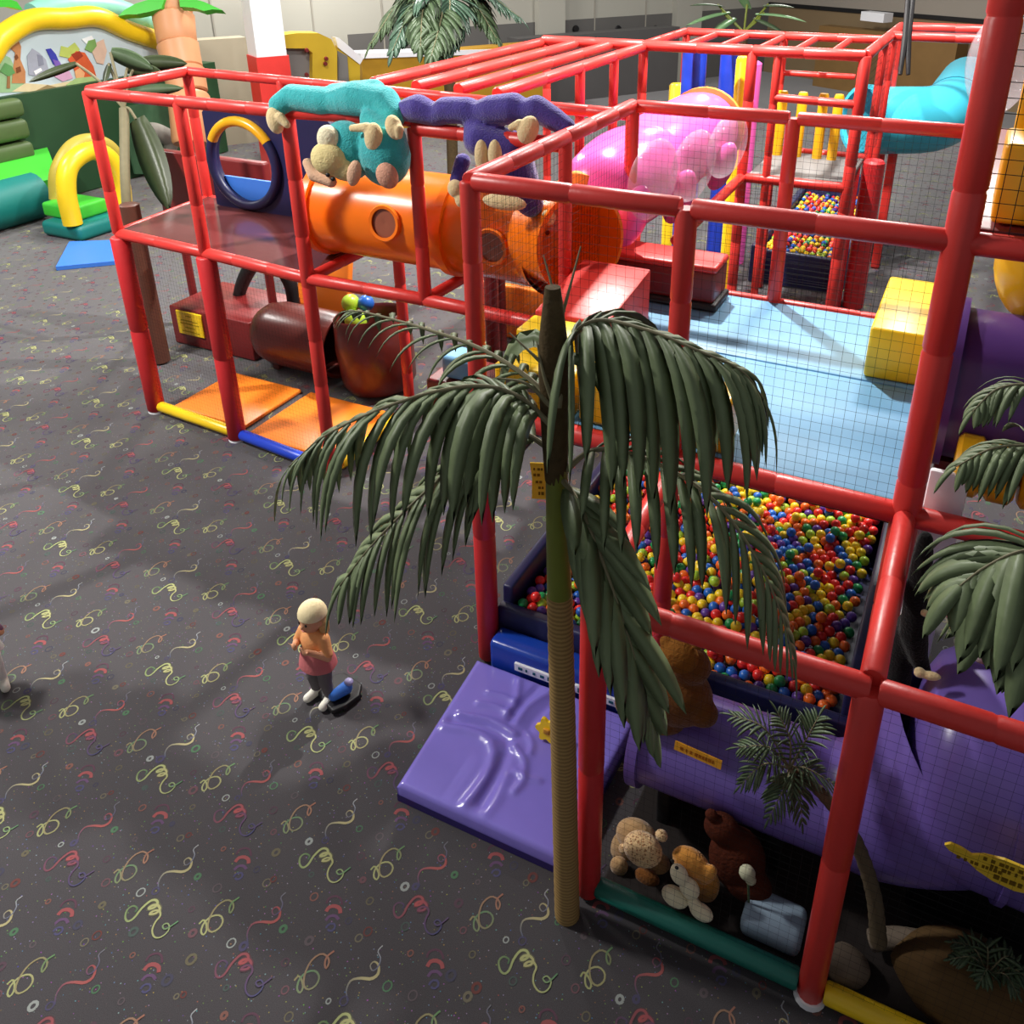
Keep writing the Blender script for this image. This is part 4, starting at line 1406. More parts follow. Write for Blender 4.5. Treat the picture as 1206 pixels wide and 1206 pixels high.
# inflatable palm
wt = 17.5
tk = [atW(x, y, wt) for x, y in ((226, 170), (222, 110), (216, 82), (209, 52), (204, 18), (198, -30))]
for a, b in zip(tk, tk[1:]):
    mb = MB()
    d_ = (b - a)
    mb.tube([a, a + d_ * 0.06, a + d_ * 0.5, a + d_ * 0.94, b], [0.345, 0.375, 0.385, 0.40, 0.36], 20)
    build(mb, 'palm_trunk_ring', CPEACH, cs)
for poly in ([(196, -8), (180, -2), (160, 4), (146, 12), (139, 19), (150, 17), (160, 17), (175, 14), (190, 10)], [(210, -6), (225, -2), (240, 2), (262, 12), (250, 11), (240, 13), (228, 9), (212, 8)]):
    mb = MB()
    mb.poly_prism([atW(x, y, wt - 0.45) for x, y in poly], F3 * 0.2)
    build(mb, 'palm_leaf', CGREEN, cs, False)
mb = MB()
mb.poly_prism([atX(x, y, BX + 0.9) for x, y in [(-40, -5), (-10, -8), (20, 2), (27, 12), (10, 8), (-10, 9)]], (-0.16, 0, 0))
build(mb, 'palm_leaf', CGREEN, cs, False)
# grey dino-like inflatable shapes behind the tower, printed side wall
printed2 = MB()
pw = [atX(x, y, BX + 0.35) for x, y in ((150, 125), (200, 118), (212, 180), (206, 205), (160, 205), (150, 165))]
printed2.poly_prism(pw, (-0.05, 0, 0))
build(printed2, 'side_print', mat('print_dark_side', (60, 92, 66), 0.6, 0.2, 0.5, 3), cs, False)
mb = MB()
mb.tube(spline([atX(x, y, BX + 0.5) for x, y in ((170, 150), (185, 155), (200, 165), (200, 182))], 14), [0.1 + 0.08 * math.sin(math.pi * k / 14) for k in range(15)], 12)
build(mb, 'grey_trunk', mat('print_grey', (150, 146, 138), 0.6, 0.2), cs)

# ---- entrance arch and mat
ea = thing('inflatable_arch', 'yellow inflatable entrance arch on a teal step before the castle', 'inflatable', at(112, 280, 0))
EX = at(95, 282, 0).x
leg = [atX(x, y, EX) for x, y in ((86, 264), (78, 225), (82, 195), (105, 178), (128, 186), (142, 215), (146, 262))]
mb = MB()
mb.tube(spline(leg, 40), 0.15, 16)
build(mb, 'arch_tube', YEL, ea)
leg2 = [atX(x, y, EX - 0.9) for x, y in ((70, 235), (70, 205), (84, 178), (105, 168), (128, 176), (140, 200), (144, 240))]
mb = MB()
mb.tube(spline(leg2, 40), 0.16, 16)
build(mb, 'rear_arch_tube', mat('olive_yellow_vinyl', (176, 156, 60), 0.45, 0.4), ea)
y0e, y1e = atX(80, 285, EX).y, atX(150, 280, EX).y
soft_box('step_base', CTEAL, (EX - 0.75, y0e + 0.1, 0.005), (EX + 0.18, y1e, 0.26), 0.08, ea, 4)
soft_box('step_top', CGREEN, (EX - 0.9, y0e + 0.3, 0.26), (EX - 0.1, y1e - 0.15, 0.5), 0.05, ea, 4)
mm = MB()
mc = [at(66, 316, 0.04), at(138, 309, 0.04), at(142, 284, 0.04), at(82, 286, 0.04)]
mm.poly_prism([p - Vector((0, 0, 0.035)) for p in mc], (0, 0, 0.06))
tag(build(mm, 'floor_mat', MATB, None, False, mc[0]), 'flat bright blue mat on the carpet before the yellow arch', 'mat')

# ================================================================== BACKGROUND FURNITURE
def wall_box(name, m, parent, x0, x1, ytop, off, thick, zlo=0.0, r=0.05):
    """box standing off metres before wall_back between pixel columns x0 and x1, top at pixel row ytop"""
    a, b = on_wall(x0, ytop, off), on_wall(x1, ytop, off)
    z = a.z
    a.z = b.z = zlo
    mb = MB()
    mb.poly_prism([a, b, b - D2 * thick, a - D2 * thick], (0, 0, z - zlo))
    return build(mb, name, m, parent, False)


yh = thing('inflatable_house', 'yellow arched play house beside the white column', 'play house', on_wall(370, 90, 3.2).xy.to_3d())
OCH = mat('ochre_vinyl', (200, 168, 40), 0.5, 0.4, 0.08, 3)
P = [(328, 92), (328, 42), (350, 39), (375, 39), (390, 46), (397, 60), (397, 110), (368, 110), (368, 62), (360, 57), (328, 57)]
mb = MB()
mb.poly_prism([on_wall(x, y, 3.2) for x, y in P], -D2 * 0.5)
build(mb, 'arch_wall', OCH, yh, False)
mb = MB()
mb.poly_prism([on_wall(x, y, 3.0) for x, y in ((328, 57), (368, 57), (368, 120), (328, 120))], -D2 * 0.1)
build(mb, 'grey_opening', GREY, yh, False)
for (x, y) in ((361, 59), (383, 75), (361, 88), (384, 69)):
    mb = MB()
    mb.lathe(on_wall(x, y, 3.24), D2, [(0, 0.001), (0, 0.05), (0.05, 0.04), (0.05, 0.001)], 10)
    build(mb, 'knob', DRED, yh)
mb = MB()
mb.poly_prism([on_wall(x, y, 2.9) for x, y in ((396, 46), (424, 72), (424, 110), (400, 110), (397, 60))], -D2 * 0.1)
build(mb, 'slanted_side', OCH, yh, False)
mb = MB()
mb.poly_prism([on_wall(x, y, 2.95) for x, y in ((395, 44), (400, 45), (428, 69), (424, 76), (398, 56))], -D2 * 0.25)
build(mb, 'white_edge', WHITE, yh, False)
mb = MB()
mb.poly_prism([on_wall(x, y, 2.95) for x, y in ((398, 60), (409, 66), (412, 110), (399, 110))], -D2 * 0.05)
build(mb, 'grey_window', GREY, yh, False)

ct = thing('counter', 'long ochre counter with a white top edge behind the roof beams', 'counter', on_wall(520, 100, 2.0).xy.to_3d())
wall_box('counter_front', mat('ochre_panel', (176, 132, 30), 0.5, 0.4, 0.2, 2), ct, 425, 640, 68, 2.0, 0.6)
a_, b_ = on_wall(425, 69, 2.05), on_wall(600, 63, 2.05)
mb = MB()
mb.poly_prism([a_, b_, b_ - D2 * 0.7, a_ - D2 * 0.7], (0, 0, 0.12))
build(mb, 'counter_top', WHITE, ct, False)
cb2 = thing('counter', 'dark grey counter beneath the pale pilasters', 'counter', on_wall(730, 60, 1.2).xy.to_3d())
wall_box('counter_body', mat('dark_counter', (84, 82, 82), 0.5, 0.4, 0.1, 2), cb2, 610, 800, 46, 1.2, 0.6)
tb = thing('low_cabinet', 'low brown cabinet against the dim side wall', 'cabinet', on_wall2(1020, 60, 1.0).xy.to_3d())
a_, b_ = on_wall2(965, 30, 1.0), on_wall2(1130, 40, 1.0)
zt = a_.z
a_.z = b_.z = 0
mb = MB()
mb.poly_prism([a_, b_, b_ - n2 * 0.5, a_ - n2 * 0.5], (0, 0, zt))
build(mb, 'cabinet_body', mat('brown_cabinet', (126, 96, 56), 0.6, 0.3, 0.2, 2), tb, False)
a2, b2_ = on_wall2(1013, 24, 1.1), on_wall2(1040, 27, 1.1)
mb = MB()
mb.poly_prism([a2, b2_, b2_ - n2 * 0.4, a2 - n2 * 0.4], (0, 0, 0.25))
build(mb, 'white_box', WHITE, tb, False)
soft_w = thing('side_cabinet', 'pale cabinet at the foot of the hall wall left of the white column', 'cabinet', on_wall(262, 110, 1.5).xy.to_3d())
wall_box('cabinet_body', mat('beige_cabinet', (178, 168, 146), 0.6, 0.3, 0.1, 1), soft_w, 226, 290, 48, 1.5, 0.5)

# ================================================================== PLUSH TOYS
def pb(px, py, Y):
    return atY(px, py, Y)


def pr(px_r, p):
    return px_r * depth(p) / FPX


def chain(pts, Y):
    """pts: (px,py,r_px[,dY]) -> capsules"""
    out = []
    P = [(pb(q[0], q[1], Y + (q[3] if len(q) > 3 else 0)), q[2]) for q in pts]
    for (a, ra), (b, rb_) in zip(P, P[1:]):
        out.append(('c', a, pr(ra, a), b, pr(rb_, b)))
    return out


def ell(px, py, rx, ry, Y, ang=0.0, depthk=0.8):
    c = pb(px, py, Y)
    a, b = pr(rx, c), pr(ry, c)
    return ('e', c, (a, min(a, b) * depthk, b), Matrix.Rotation(math.radians(ang), 3, 'Y'))


RY = 5.35
t1 = thing('plush_ape', 'turquoise plush ape slung over the red top rail, head hanging down', 'plush toy', pb(400, 165, RY - 0.12))
blob('body', chain([(329, 124, 13, -0.05), (345, 115, 16), (380, 119, 17), (392, 120, 15), (420, 116, 21), (452, 121, 20), (464, 136, 15, -0.06)], RY) +
     chain([(395, 112, 14, 0.05), (440, 110, 17, 0.05)], RY) + [ell(408, 178, 34, 36, RY - 0.20), ell(452, 182, 34, 38, RY - 0.16)] +
     chain([(436, 140, 13, -0.12), (460, 165, 20, -0.16)], RY), PTURQ, t1, 0.014, 5)
blob('hand', [ell(324, 142, 11, 16, RY - 0.12, -10)] + chain([(330, 138, 6, -0.13), (338, 147, 4.5, -0.13)], RY), CREAM, t1, 0.009, 4)
blob('hand', [ell(440, 162, 12, 18, RY - 0.28, 8)] + chain([(432, 150, 6, -0.29), (415, 151, 4.5, -0.29)], RY), CREAM, t1, 0.009, 4)
blob('hand', [ell(464, 150, 11, 15, RY - 0.22, -15)] + chain([(470, 152, 6, -0.24), (470, 160, 4.5, -0.24)], RY), CREAM, t1, 0.009, 4)
blob('muzzle', [ell(387, 187, 24, 20, RY - 0.36), ell(404, 200, 18, 13, RY - 0.34)], mat('pale_muzzle', (226, 208, 150), 0.95, 0.1, 0.1, 20, 0.8, 80), t1, 0.010, 4)
blob('brow', [ell(387, 164, 15, 17, RY - 0.33)], PWHITE, t1, 0.010, 3)
blob('ear', chain([(362, 192, 6, -0.3), (370, 206, 8, -0.32), (390, 214, 7, -0.32)], RY), mat('ear_plush', (222, 180, 150), 0.95, 0.1, 0.1, 20, 0.8, 80), t1, 0.009, 3)
blob('ear', [ell(417, 204, 9, 17, RY - 0.36, 20)], mat('ear_plush', (222, 180, 150)), t1, 0.009, 3)
blob('foot', [ell(456, 207, 14, 16, RY - 0.32, -25)], mat('pink_sole', (214, 160, 136), 0.95, 0.1, 0.2, 30, 0.8, 80), t1, 0.009, 3)
for (x, y) in ((386, 206), (392, 211)):
    mb = MB()
    c = pb(x, y, RY - 0.47)
    mb.ellipsoid(c, (0.018, 0.012, 0.015), 10, 8)
    build(mb, 'eye', BLACK, t1)

t2 = thing('plush_ape', 'purple plush ape stretched along the red top rail above the orange tube', 'plush toy', pb(570, 180, RY - 0.1))
blob('body', chain([(480, 130, 14), (493, 128, 17), (514, 136, 13), (525, 130, 16), (550, 130, 16), (562, 134, 14), (580, 130, 18), (604, 128, 19), (618, 132, 14), (632, 128, 16), (652, 140, 14), (668, 150, 11)], RY) +
     chain([(560, 140, 14, 0.06), (565, 165, 20, -0.06), (600, 178, 26, 0.02), (610, 215, 26), (625, 240, 16)], RY) + chain([(545, 190, 10, 0.05), (538, 212, 9, 0)], RY), PPURP, t2, 0.014, 5)
blob('hand', [ell(622, 153, 13, 18, RY - 0.14, 25)] + chain([(612, 146, 6, -0.15), (602, 150, 4.5, -0.15)], RY), CREAM, t2, 0.009, 4)
for x in (567, 583):
    blob('foot', [ell(x, 183, 9, 19, RY - 0.22)], CREAM, t2, 0.009, 3)
blob('muzzle', [ell(594, 238, 30, 10, RY - 0.16)], CREAM, t2, 0.010, 4)
blob('foot', [ell(536, 222, 10, 11, RY - 0.06), ell(543, 235, 8, 10, RY - 0.06)], CREAM, t2, 0.009, 3)
blob('foot', [ell(646, 256, 9, 10, RY - 0.02)], CREAM, t2, 0.009, 3)

# plush animals in the front enclosure
PYF = 2.97
pl = thing('plush_animal', 'curly tan plush animal lying behind the green base bar', 'plush toy', (pb(752, 1010, PYF).x, PYF, 0.03))
blob('body', [ell(736, 1004, 18, 34, PYF + 0.10, 0), ell(750, 985, 26, 22, PYF + 0.06), ell(770, 1022, 22, 24, PYF + 0.1)], mat('leopard_back', (172, 138, 96), 0.95, 0.1, 0.3, 20, 0.9, 60, sheen=.3), pl, 0.010, 4)
blob('head', [ell(757, 1000, 24, 22, PYF - 0.06), ell(779, 984, 8, 8, PYF - 0.05), ell(735, 1000, 7, 8, PYF - 0.05)], LEOP, pl, 0.008, 2)
blob('paw', [ell(729, 1020, 11, 14, PYF - 0.02, 10)], mat('leopard_back', (172, 138, 96)), pl, 0.008, 2)
blob('paw', [ell(762, 1034, 16, 12, PYF - 0.0)], PBROWN, pl, 0.008, 2)
pd = thing('plush_dog', 'tan and white plush dog sitting behind the green base bar', 'plush toy', (pb(818, 1050, PYF).x, PYF - 0.02, 0.03))
blob('body', [ell(830, 1040, 18, 30, PYF + 0.05), ell(818, 1030, 24, 22, PYF + 0.04)], PTAN, pd, 0.010, 4)
blob('head', [ell(814, 1016, 24, 18, PYF - 0.04, 20), ell(832, 1030, 10, 20, PYF - 0.05, 25), ell(800, 1008, 9, 8, PYF - 0.05)], PTAN, pd, 0.008, 3)
blob('muzzle', [ell(800, 1030, 11, 15, PYF - 0.13, -20), ell(812, 1046, 12, 15, PYF - 0.12, -25)], PWHITE, pd, 0.008, 3)
blob('paw', [ell(795, 1056, 17, 13, PYF - 0.13, 15)], PWHITE, pd, 0.008, 3)
blob('paw', [ell(826, 1074, 15, 11, PYF - 0.13, 15), ell(816, 1062, 8, 9, PYF - 0.12)], PWHITE, pd, 0.008, 3)
for (x, y) in ((792, 1014), (797, 1022)):
    mb = MB()
    mb.ellipsoid(pb(x, y, PYF - 0.2), (0.010, 0.008, 0.009), 8, 6)
    build(mb, 'eye', BLACK, pd)
db = thing('plush_bear', 'dark brown plush bear slumped behind the plush dog', 'plush toy', (pb(870, 1010, 3.12).x, 3.12, 0.03))
blob('body', [ell(868, 1010, 34, 44, 3.12), ell(850, 975, 22, 20, 3.10), ell(880, 1040, 30, 24, 3.08)], mat('dark_bear', (74, 34, 22), 0.95, 0.1, 0.3, 16, 0.9, 60), db, 0.012, 4)
blob('ear', [ell(838, 960, 8, 8, 3.08)], mat('dark_bear', (74, 34, 22)), db, 0.008, 2)
bo = thing('plush_bear', 'brown plush bear perched on the purple tunnel behind the palm frond', 'plush toy', (-1.0, 3.4, 0.8))
blob('body', [ell(795, 815, 46, 42, 3.30, 10), ell(765, 838, 45, 26, 3.28), ell(805, 780, 34, 28, 3.30), ell(825, 838, 22, 20, 3.27)], PBROWN, bo, 0.014, 4)
blob('head', [ell(800, 772, 24, 22, 3.22), ell(822, 758, 8, 8, 3.22), ell(784, 756, 8, 8, 3.22)], mat('bear_head', (132, 86, 36), 0.95, 0.1, 0.3, 14, 0.9, 60), bo, 0.010, 3)
# small flower, pad and rocks in the enclosure
fl = thing('artificial_flower', 'pale artificial flower on a short stem before the small palm', 'flower', (pb(880, 1060, 2.95).x, 2.95, 0.03))
blob('bloom', [ell(880, 1028, 10, 11, 2.97), ell(884, 1036, 7, 8, 2.97)], mat('pale_bloom', (188, 188, 160), 0.8, 0.2, 0.1, 20), fl, 0.008, 2)
mb = MB()
mb.tube([pb(881, 1036, 2.98), pb(882, 1062, 2.98)], 0.006, 8)
build(mb, 'stem', LEAFD, fl)
block('soft_block', 'pale blue grey cushion behind the green base bar', 'cushion', mat('grey_blue_cloth', (138, 158, 176), 0.8, 0.2, 0.1, 8, 0.2, 30),
      (pb(870, 1100, 2.92).x, 2.88, 0.035), (pb(946, 1100, 2.92).x, 3.10, 0.16), 0.04)


def rock(name, label, cat, c, r, m, seed, parts=None):
    rg = random.Random(seed)
    bm = bmesh.new()
    bmesh.ops.create_icosphere(bm, subdivisions=4, radius=1.0)
    offs = [(Vector((rg.uniform(-1, 1), rg.uniform(-1, 1), rg.uniform(-1, 1))).normalized(), rg.uniform(0.05, 0.22)) for _ in range(14)]
    for v in bm.verts:
        n_ = v.co.normalized()
        s = 1.0 - sum(a * max(0, n_.dot(d) - 0.6) * 1.6 for d, a in offs)
        v.co = Vector((n_.x * r[0], n_.y * r[1], n_.z * r[2])) * s
        v.co.z = max(v.co.z, -0.6 * r[2])
    mb = MB()
    bm.verts.index_update()
    mb.v = [tuple(Vector(c) + v.co) for v in bm.verts]
    mb.f = [tuple(v.index for v in f.verts) for f in bm.faces]
    bm.free()
    return tag(build(mb, name, m, None, True, c), label, cat)


ROCKM = mat('brown_rock', (92, 70, 42), 0.9, 0.2, 0.3, 5, 0.6, 12)
rock('boulder', 'brown artificial boulder behind the yellow base bar', 'rock', (0.62, 3.02, 0.18), (0.34, 0.22, 0.28), ROCKM, 4)
rock('boulder', 'small grey brown boulder at the foot of the curved palm trunk', 'rock', (0.13, 2.95, 0.08), (0.13, 0.10, 0.09), mat('grey_rock', (104, 92, 80), 0.9, 0.2, 0.3, 7, 0.6, 14), 6)
mb = MB()
mb.tube(spline([(0.22, 3.10, 0.10), (0.32, 3.12, 0.16), (0.44, 3.13, 0.20)], 10), 0.05, 12)
tag(build(mb, 'log', mat('grey_log', (112, 100, 88), 0.9, 0.2, 0.3, 9, 0.6, 30), None, True, (0.3, 3.1, 0.03)), 'short grey log leaning behind the brown boulder', 'log')

# black plush by the tall post
gk = thing('plush_gorilla', 'long limbed black plush gorilla hanging behind the red middle rail', 'plush toy', (0.1, 3.45, 1.0))
blob('body', chain([(1090, 634, 9), (1086, 660, 13), (1080, 700, 15), (1076, 745, 17), (1082, 775, 11), (1088, 790, 9)], 3.45) +
     chain([(1070, 735, 14, .05), (1062, 770, 15, .05), (1058, 800, 15, .05)], 3.45), PBLACK, gk, 0.012, 4)
blob('foot', [ell(1096, 796, 12, 6, 3.37, -12), ell(1083, 792, 7, 7, 3.37)], CREAM, gk, 0.007, 2)
blob('hand', [ell(1089, 722, 5, 5, 3.34)], CREAM, gk, 0.006, 2)
blob('foot', [ell(1058, 812, 11, 5, 3.32, -12)], CREAM, gk, 0.007, 2)

# ================================================================== SIGNS
def sign(label, m, c, u, v, poly, lines, ink=INK, th=0.012, name='sign'):
    """flat plate: poly in (u,v) metres about c; lines = [(u0,u1,v,h)]"""
    c, u, v = Vector(c), Vector(u).normalized(), Vector(v).normalized()
    n_ = u.cross(v)
    mb = MB()
    mb.poly_prism([c + u * a + v * b - n_ * th / 2 for a, b in poly], n_ * th)
    o = build(mb, name, m, None, False, c)
    tag(o, label, 'sign')
    rg = random.Random(len(label))
    mb = MB()
    for (a, b, vv, h) in lines:
        x = a
        while x < b:
            w_ = rg.uniform(0.5, 1.0) * h
            mb.poly_prism([c + u * x + v * (vv - h / 2) + n_ * th / 2, c + u * (x + w_) + v * (vv - h / 2) + n_ * th / 2,
                           c + u * (x + w_) + v * (vv + h / 2) + n_ * th / 2, c + u * x + v * (vv + h / 2) + n_ * th / 2], n_ * 0.002)
            x += w_ + rg.choice((0.25, 0.3, 0.8)) * h
    build(mb, 'lettering', ink, o, False)
    return o


SIGNY = mat('sign_yellow', (222, 184, 44), 0.5, 0.4, 0.06, 8)
SIGNO = mat('sign_amber', (214, 150, 36), 0.5, 0.4, 0.06, 8)
# leaf-shaped sign on the big purple tunnel front
c = atY(1172, 1024, 2.84)
sign('yellow leaf shaped sign on the front net below the purple tunnel', SIGNY, c, (1, 0, 0), (0, 0, 1),
     [(-.19, .035), (-.17, .015), (-.10, -.005), (-.06, -.035), (0, -.06), (.08, -.07), (.16, -.05), (.2, 0), (.18, .05), (.10, .07), (.02, .075), (-.05, .06), (-.09, .035), (-.13, .05), (-.17, .055)],
     [(-.05, .15, .045, .018), (-.02, .16, .018, .018), (-.14, .02, .0, .016), (.0, .15, -.03, .024)])
c = atY(822, 889, 3.12)
sign('narrow amber strip sign on the side of the purple tunnel', SIGNO, c, (1, 0, -0.08), (0, 0.3, 1), [(-.12, -.022), (.12, -.022), (.12, .022), (-.12, .022)],
     [(-.09, .09, .0, .016)], mat('amber_ink', (150, 84, 14), 0.7, 0.2))
c = atX(637, 566, -2.36)
sign('upright yellow board with a column of letters hung behind the palm trunk', SIGNY, atY(634, 567, 4.9), (0.9, 0.35, 0), (0, 0, 1),
     [(-.06, .16), (.06, .16), (.06, -.15), (-.05, -.15), (-.045, .02)], [(-.035, .04, .11, .022), (-.035, .0, .06, .024), (-.02, .04, .0, .022), (.0, .04, -.05, .022), (.0, .03, -.10, .028)])
mb = MB()
yf = at(644, 861, 0.22)
d_ = (CAM - yf).normalized()
fp_ = []
for k in range(40):
    a = 2 * math.pi * k / 40
    r_ = 0.066 + 0.012 * math.cos(6 * a)
    fp_.append(yf + Vector((math.cos(a) * r_, 0.25 * math.sin(a) * r_, math.sin(a) * r_)))
mb.poly_prism(fp_, (0, 0.02, 0))
yfo = build(mb, 'flower_sign', YEL, None, False, yf)
tag(yfo, 'yellow flower shaped plaque beside the ringed palm trunk', 'sign')
mb = MB()
mb.tube([yf + Vector((0, 0.02, -0.06)), (yf.x, yf.y + 0.03, 0.135)], 0.008, 8)
build(mb, 'stem', YEL, yfo)
soft_box('centre', SIGNO, (yf.x - 0.02, yf.y - 0.012, yf.z - 0.02), (yf.x + 0.02, yf.y + 0.004, yf.z + 0.02), 0.006, yfo, 2)

# ================================================================== PEOPLE
def toddler(label, base, face, top_m, skirt_m, leg_m, hair_m, hat_m, arms=1.0, group=None):
    b = Vector((base[0], base[1], 0))
    f = Vector((face[0], face[1], 0)).normalized()
    s = Vector((-f.y, f.x, 0))
    th = thing('person', label, 'person', b)

    def L(x, y, z):      # x side, y forward
        return b + s * x + f * y + Vector((0, 0, z * 0.95))
    rot = Matrix((s, f, Vector((0, 0, 1)))).transposed()
    pr_ = [('e', L(0, 0, .715), (.072, .082, .092), rot), ('e', L(0, .02, .675), (.05, .058, .045), rot), ('c', L(0, 0, .64), .034, L(0, -.005, .59), .04),
           ('e', L(0, 0, .50), (.085, .062, .12), rot), ('e', L(0, 0, .38), (.085, .068, .075), rot),
           ('e', L(0, .084, .70), (.011, .014, .013), rot), ('e', L(.074, 0, .705), (.012, .018, .024), rot), ('e', L(-.074, 0, .705), (.012, .018, .024), rot)]
    for q in (-1, 1):
        sh = L(.085 * q, 0, .575)
        el = L(.135 * q, .03, .47)
        wr = L(.055 * q, .115, .53 + .02 * arms)
        pr_ += [('c', sh, .034, el, .027), ('c', el, .027, wr, .019), ('e', wr + s * (-.012 * q) + f * .012, (.02, .014, .026), rot)]
        for k in range(4):
            a = wr + s * (-.02 * q + .008 * (k - 1.5)) + f * .018 + Vector((0, 0, .012))
            pr_.append(('c', a, .0062, a + Vector((0, 0, .03 - .004 * abs(k - 1.5))) - s * (.01 * q), .005))
        pr_.append(('c', wr + s * (.016 * q) + f * .012, .0065, wr + s * (.024 * q) + f * .02 + Vector((0, 0, .022)), .0055))
        pr_ += [('c', L(.045 * q, 0, .36), .052, L(.055 * q, .01, .20), .040), ('c', L(.055 * q, .01, .20), .038, L(.06 * q, -.005, .06), .028),
                ('c', L(.06 * q, 0, .035), .026, L(.064 * q, .06, .028), .022)]
    blob('body', pr_, SKIN, th, 0.008, 3)
    # clothes
    top = [('e', L(0, 0, .52), (.098, .076, .115), rot), ('e', L(0, 0, .44), (.10, .08, .07), rot)]
    for q in (-1, 1):
        top += [('c', L(.085 * q, 0, .578), .041, L(.125 * q, .022, .49), .036)]
    blob('shirt', top, top_m, th, 0.009, 3)
    mb = MB()
    rows = []
    for (z, r) in ((.47, .098), (.43, .108), (.39, .120), (.345, .130), (.335, .131), (.335, .12)):
        rows.append([L(math.cos(a) * r * (1 + .03 * math.sin(7 * a)), math.sin(a) * r * .84, z) for a in [2 * math.pi * k / 28 for k in range(28)]])
    mb.quad_grid(rows, close_u=True)
    build(mb, 'skirt', skirt_m, th)
    lg = []
    for q in (-1, 1):
        lg += [('c', L(.045 * q, 0, .36), .058, L(.055 * q, .01, .20), .046), ('c', L(.055 * q, .01, .20), .044, L(.06 * q, -.005, .075), .035)]
    blob('leggings', lg, leg_m, th, 0.009, 3)
    for q in (-1, 1):
        blob('shoe', [('c', L(.061 * q, -.012, .036), .034, L(.068 * q, .07, .032), .030), ('e', L(.061 * q, -.005, .06), (.034, .036, .03), rot)], SHOE, th, 0.008, 3)
    hr_ = [('e', L(0, -.022, .735), (.083, .084, .088), rot), ('c', L(0, -.06, .68), .062, L(.0, -.075, .56), .045),
           ('c', L(.062, -.02, .70), .03, L(.068, -.03, .58), .024), ('c', L(-.062, -.02, .70), .03, L(-.068, -.03, .58), .024)]
    blob('hair', hr_, hair_m, th, 0.009, 3)
    if hat_m:
        mb = MB()
        rows = []
        for k in range(8):
            a = k / 7 * math.pi / 2
            rows.append([L(math.cos(t) * .09 * math.cos(a), -.012 + math.sin(t) * .094 * math.cos(a), .745 + .094 * math.sin(a)) for t in [2 * math.pi * j / 24 for j in range(24)]])
        rows.insert(0, [L(math.cos(t) * .084, -.012 + math.sin(t) * .088, .738) for t in [2 * math.pi * j / 24 for j in range(24)]])
        mb.quad_grid(rows, close_u=True)
        build(mb, 'cap', hat_m, th)
    for q in (-1, 1):
        mb = MB()
        mb.ellipsoid(L(.028 * q, .076, .722), (.009, .006, .010), 10, 8, rot)
        build(mb, 'eye', mat('eye_dark', (40, 28, 22), 0.3), th)
    mb = MB()
    mb.tube([L(-.018, .072, .668), L(0, .078, .664), L(.018, .072, .668)], .004, 8)
    build(mb, 'mouth', mat('lips', (196, 96, 92), 0.5), th)
    return th


cb_ = at(381, 823, 0)
toddler('toddler in a cream cap, peach top, rose skirt and white shoes, hands at the chest', (cb_.x, cb_.y), (-0.1, -1.0), SHIRT, SKIRT, LEGG, HAIR, HAT)
cb_ = at(-7, 812, 0)
toddler('toddler in white clothes standing on the open carpet away from the frames', (cb_.x, cb_.y), (0.9, -0.5), mat('mauve_shirt', (120, 84, 110), .85), mat('white_cloth', (232, 230, 226), .85), mat('white_cloth', (232, 230, 226)), mat('brown_hair', (92, 62, 44), .6), None)

ty = thing('toy_car', 'small black push toy with a blue top beside the toddler in the cream cap', 'toy', at(403, 828, 0))
c = at(403, 826, 0)
a_ = at(385, 836, 0) - c
mb = MB()
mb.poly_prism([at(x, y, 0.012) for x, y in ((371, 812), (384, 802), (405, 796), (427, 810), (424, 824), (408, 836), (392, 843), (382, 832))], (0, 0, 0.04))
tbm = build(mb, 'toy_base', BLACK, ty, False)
bv_ = tbm.modifiers.new('edge', 'BEVEL')
bv_.width = 0.012
bv_.segments = 3
blob('toy_body', [('c', c + Vector((-.02, -.05, .085)), .034, c + Vector((.02, .03, .10)), .044)], MATB, ty, 0.008, 3)
blob('toy_knob', [('e', c + Vector((.03, .05, .135)), (.032, .032, .026))], mat('lilac_plastic', (166, 160, 206), .4), ty, 0.007, 2)
for q in ((-.10, -.05), (.08, .07), (-.06, .10), (.06, -.05)):
    mb = MB()
    mb.lathe(c + Vector((q[0], q[1], .022)), (0.4, 1, 0), [(-.012, .001), (-.012, .022), (.012, .022), (.012, .001)], 12)
    build(mb, 'wheel', BLACK, ty)


# ================================================================== PALMS
def leaflet_geo(mb, p, d, up, L, wd, droop, segs=7, fold=0.25):
    p, d = Vector(p), Vector(d).normalized()
    pts = [p.copy()]
    dirs = [d.copy()]
    cur = d.copy()
    for k in range(segs):
        cur = (cur + Vector((0, 0, -1)) * droop / segs * (0.5 + k / segs)).normalized()
        p = p + cur * (L / segs)
        pts.append(p.copy())
        dirs.append(cur.copy())
    rows = []
    s = d.cross(up)
    if s.length < 1e-3:
        s = d.orthogonal()
    s.normalize()
    for k, (q, t) in enumerate(zip(pts, dirs)):
        f = k / segs
        w_ = wd * (math.sin(math.pi * (0.14 + 0.86 * f)) ** 0.6) / 2 if k < segs else wd * 0.02
        s = (s - t * s.dot(t)).normalized()
        n_ = s.cross(t).normalized()
        rows.append([q + s * w_ - n_ * w_ * fold, q, q - s * w_ - n_ * w_ * fold])
    mb.quad_grid(rows)
    # underside, a hair below
    th = 0.0012
    b = len(mb.v)
    for r in rows:
        t = (rows[-1][1] - rows[0][1])
        mb.v.extend([tuple(r[0]), tuple(r[1] - Vector((0, 0, th))), tuple(r[2])])
    for i in range(len(rows) - 1):
        for j in range(2):
            a = b + i * 3 + j
            mb.f.append((a + 3, a + 4, a + 1, a))


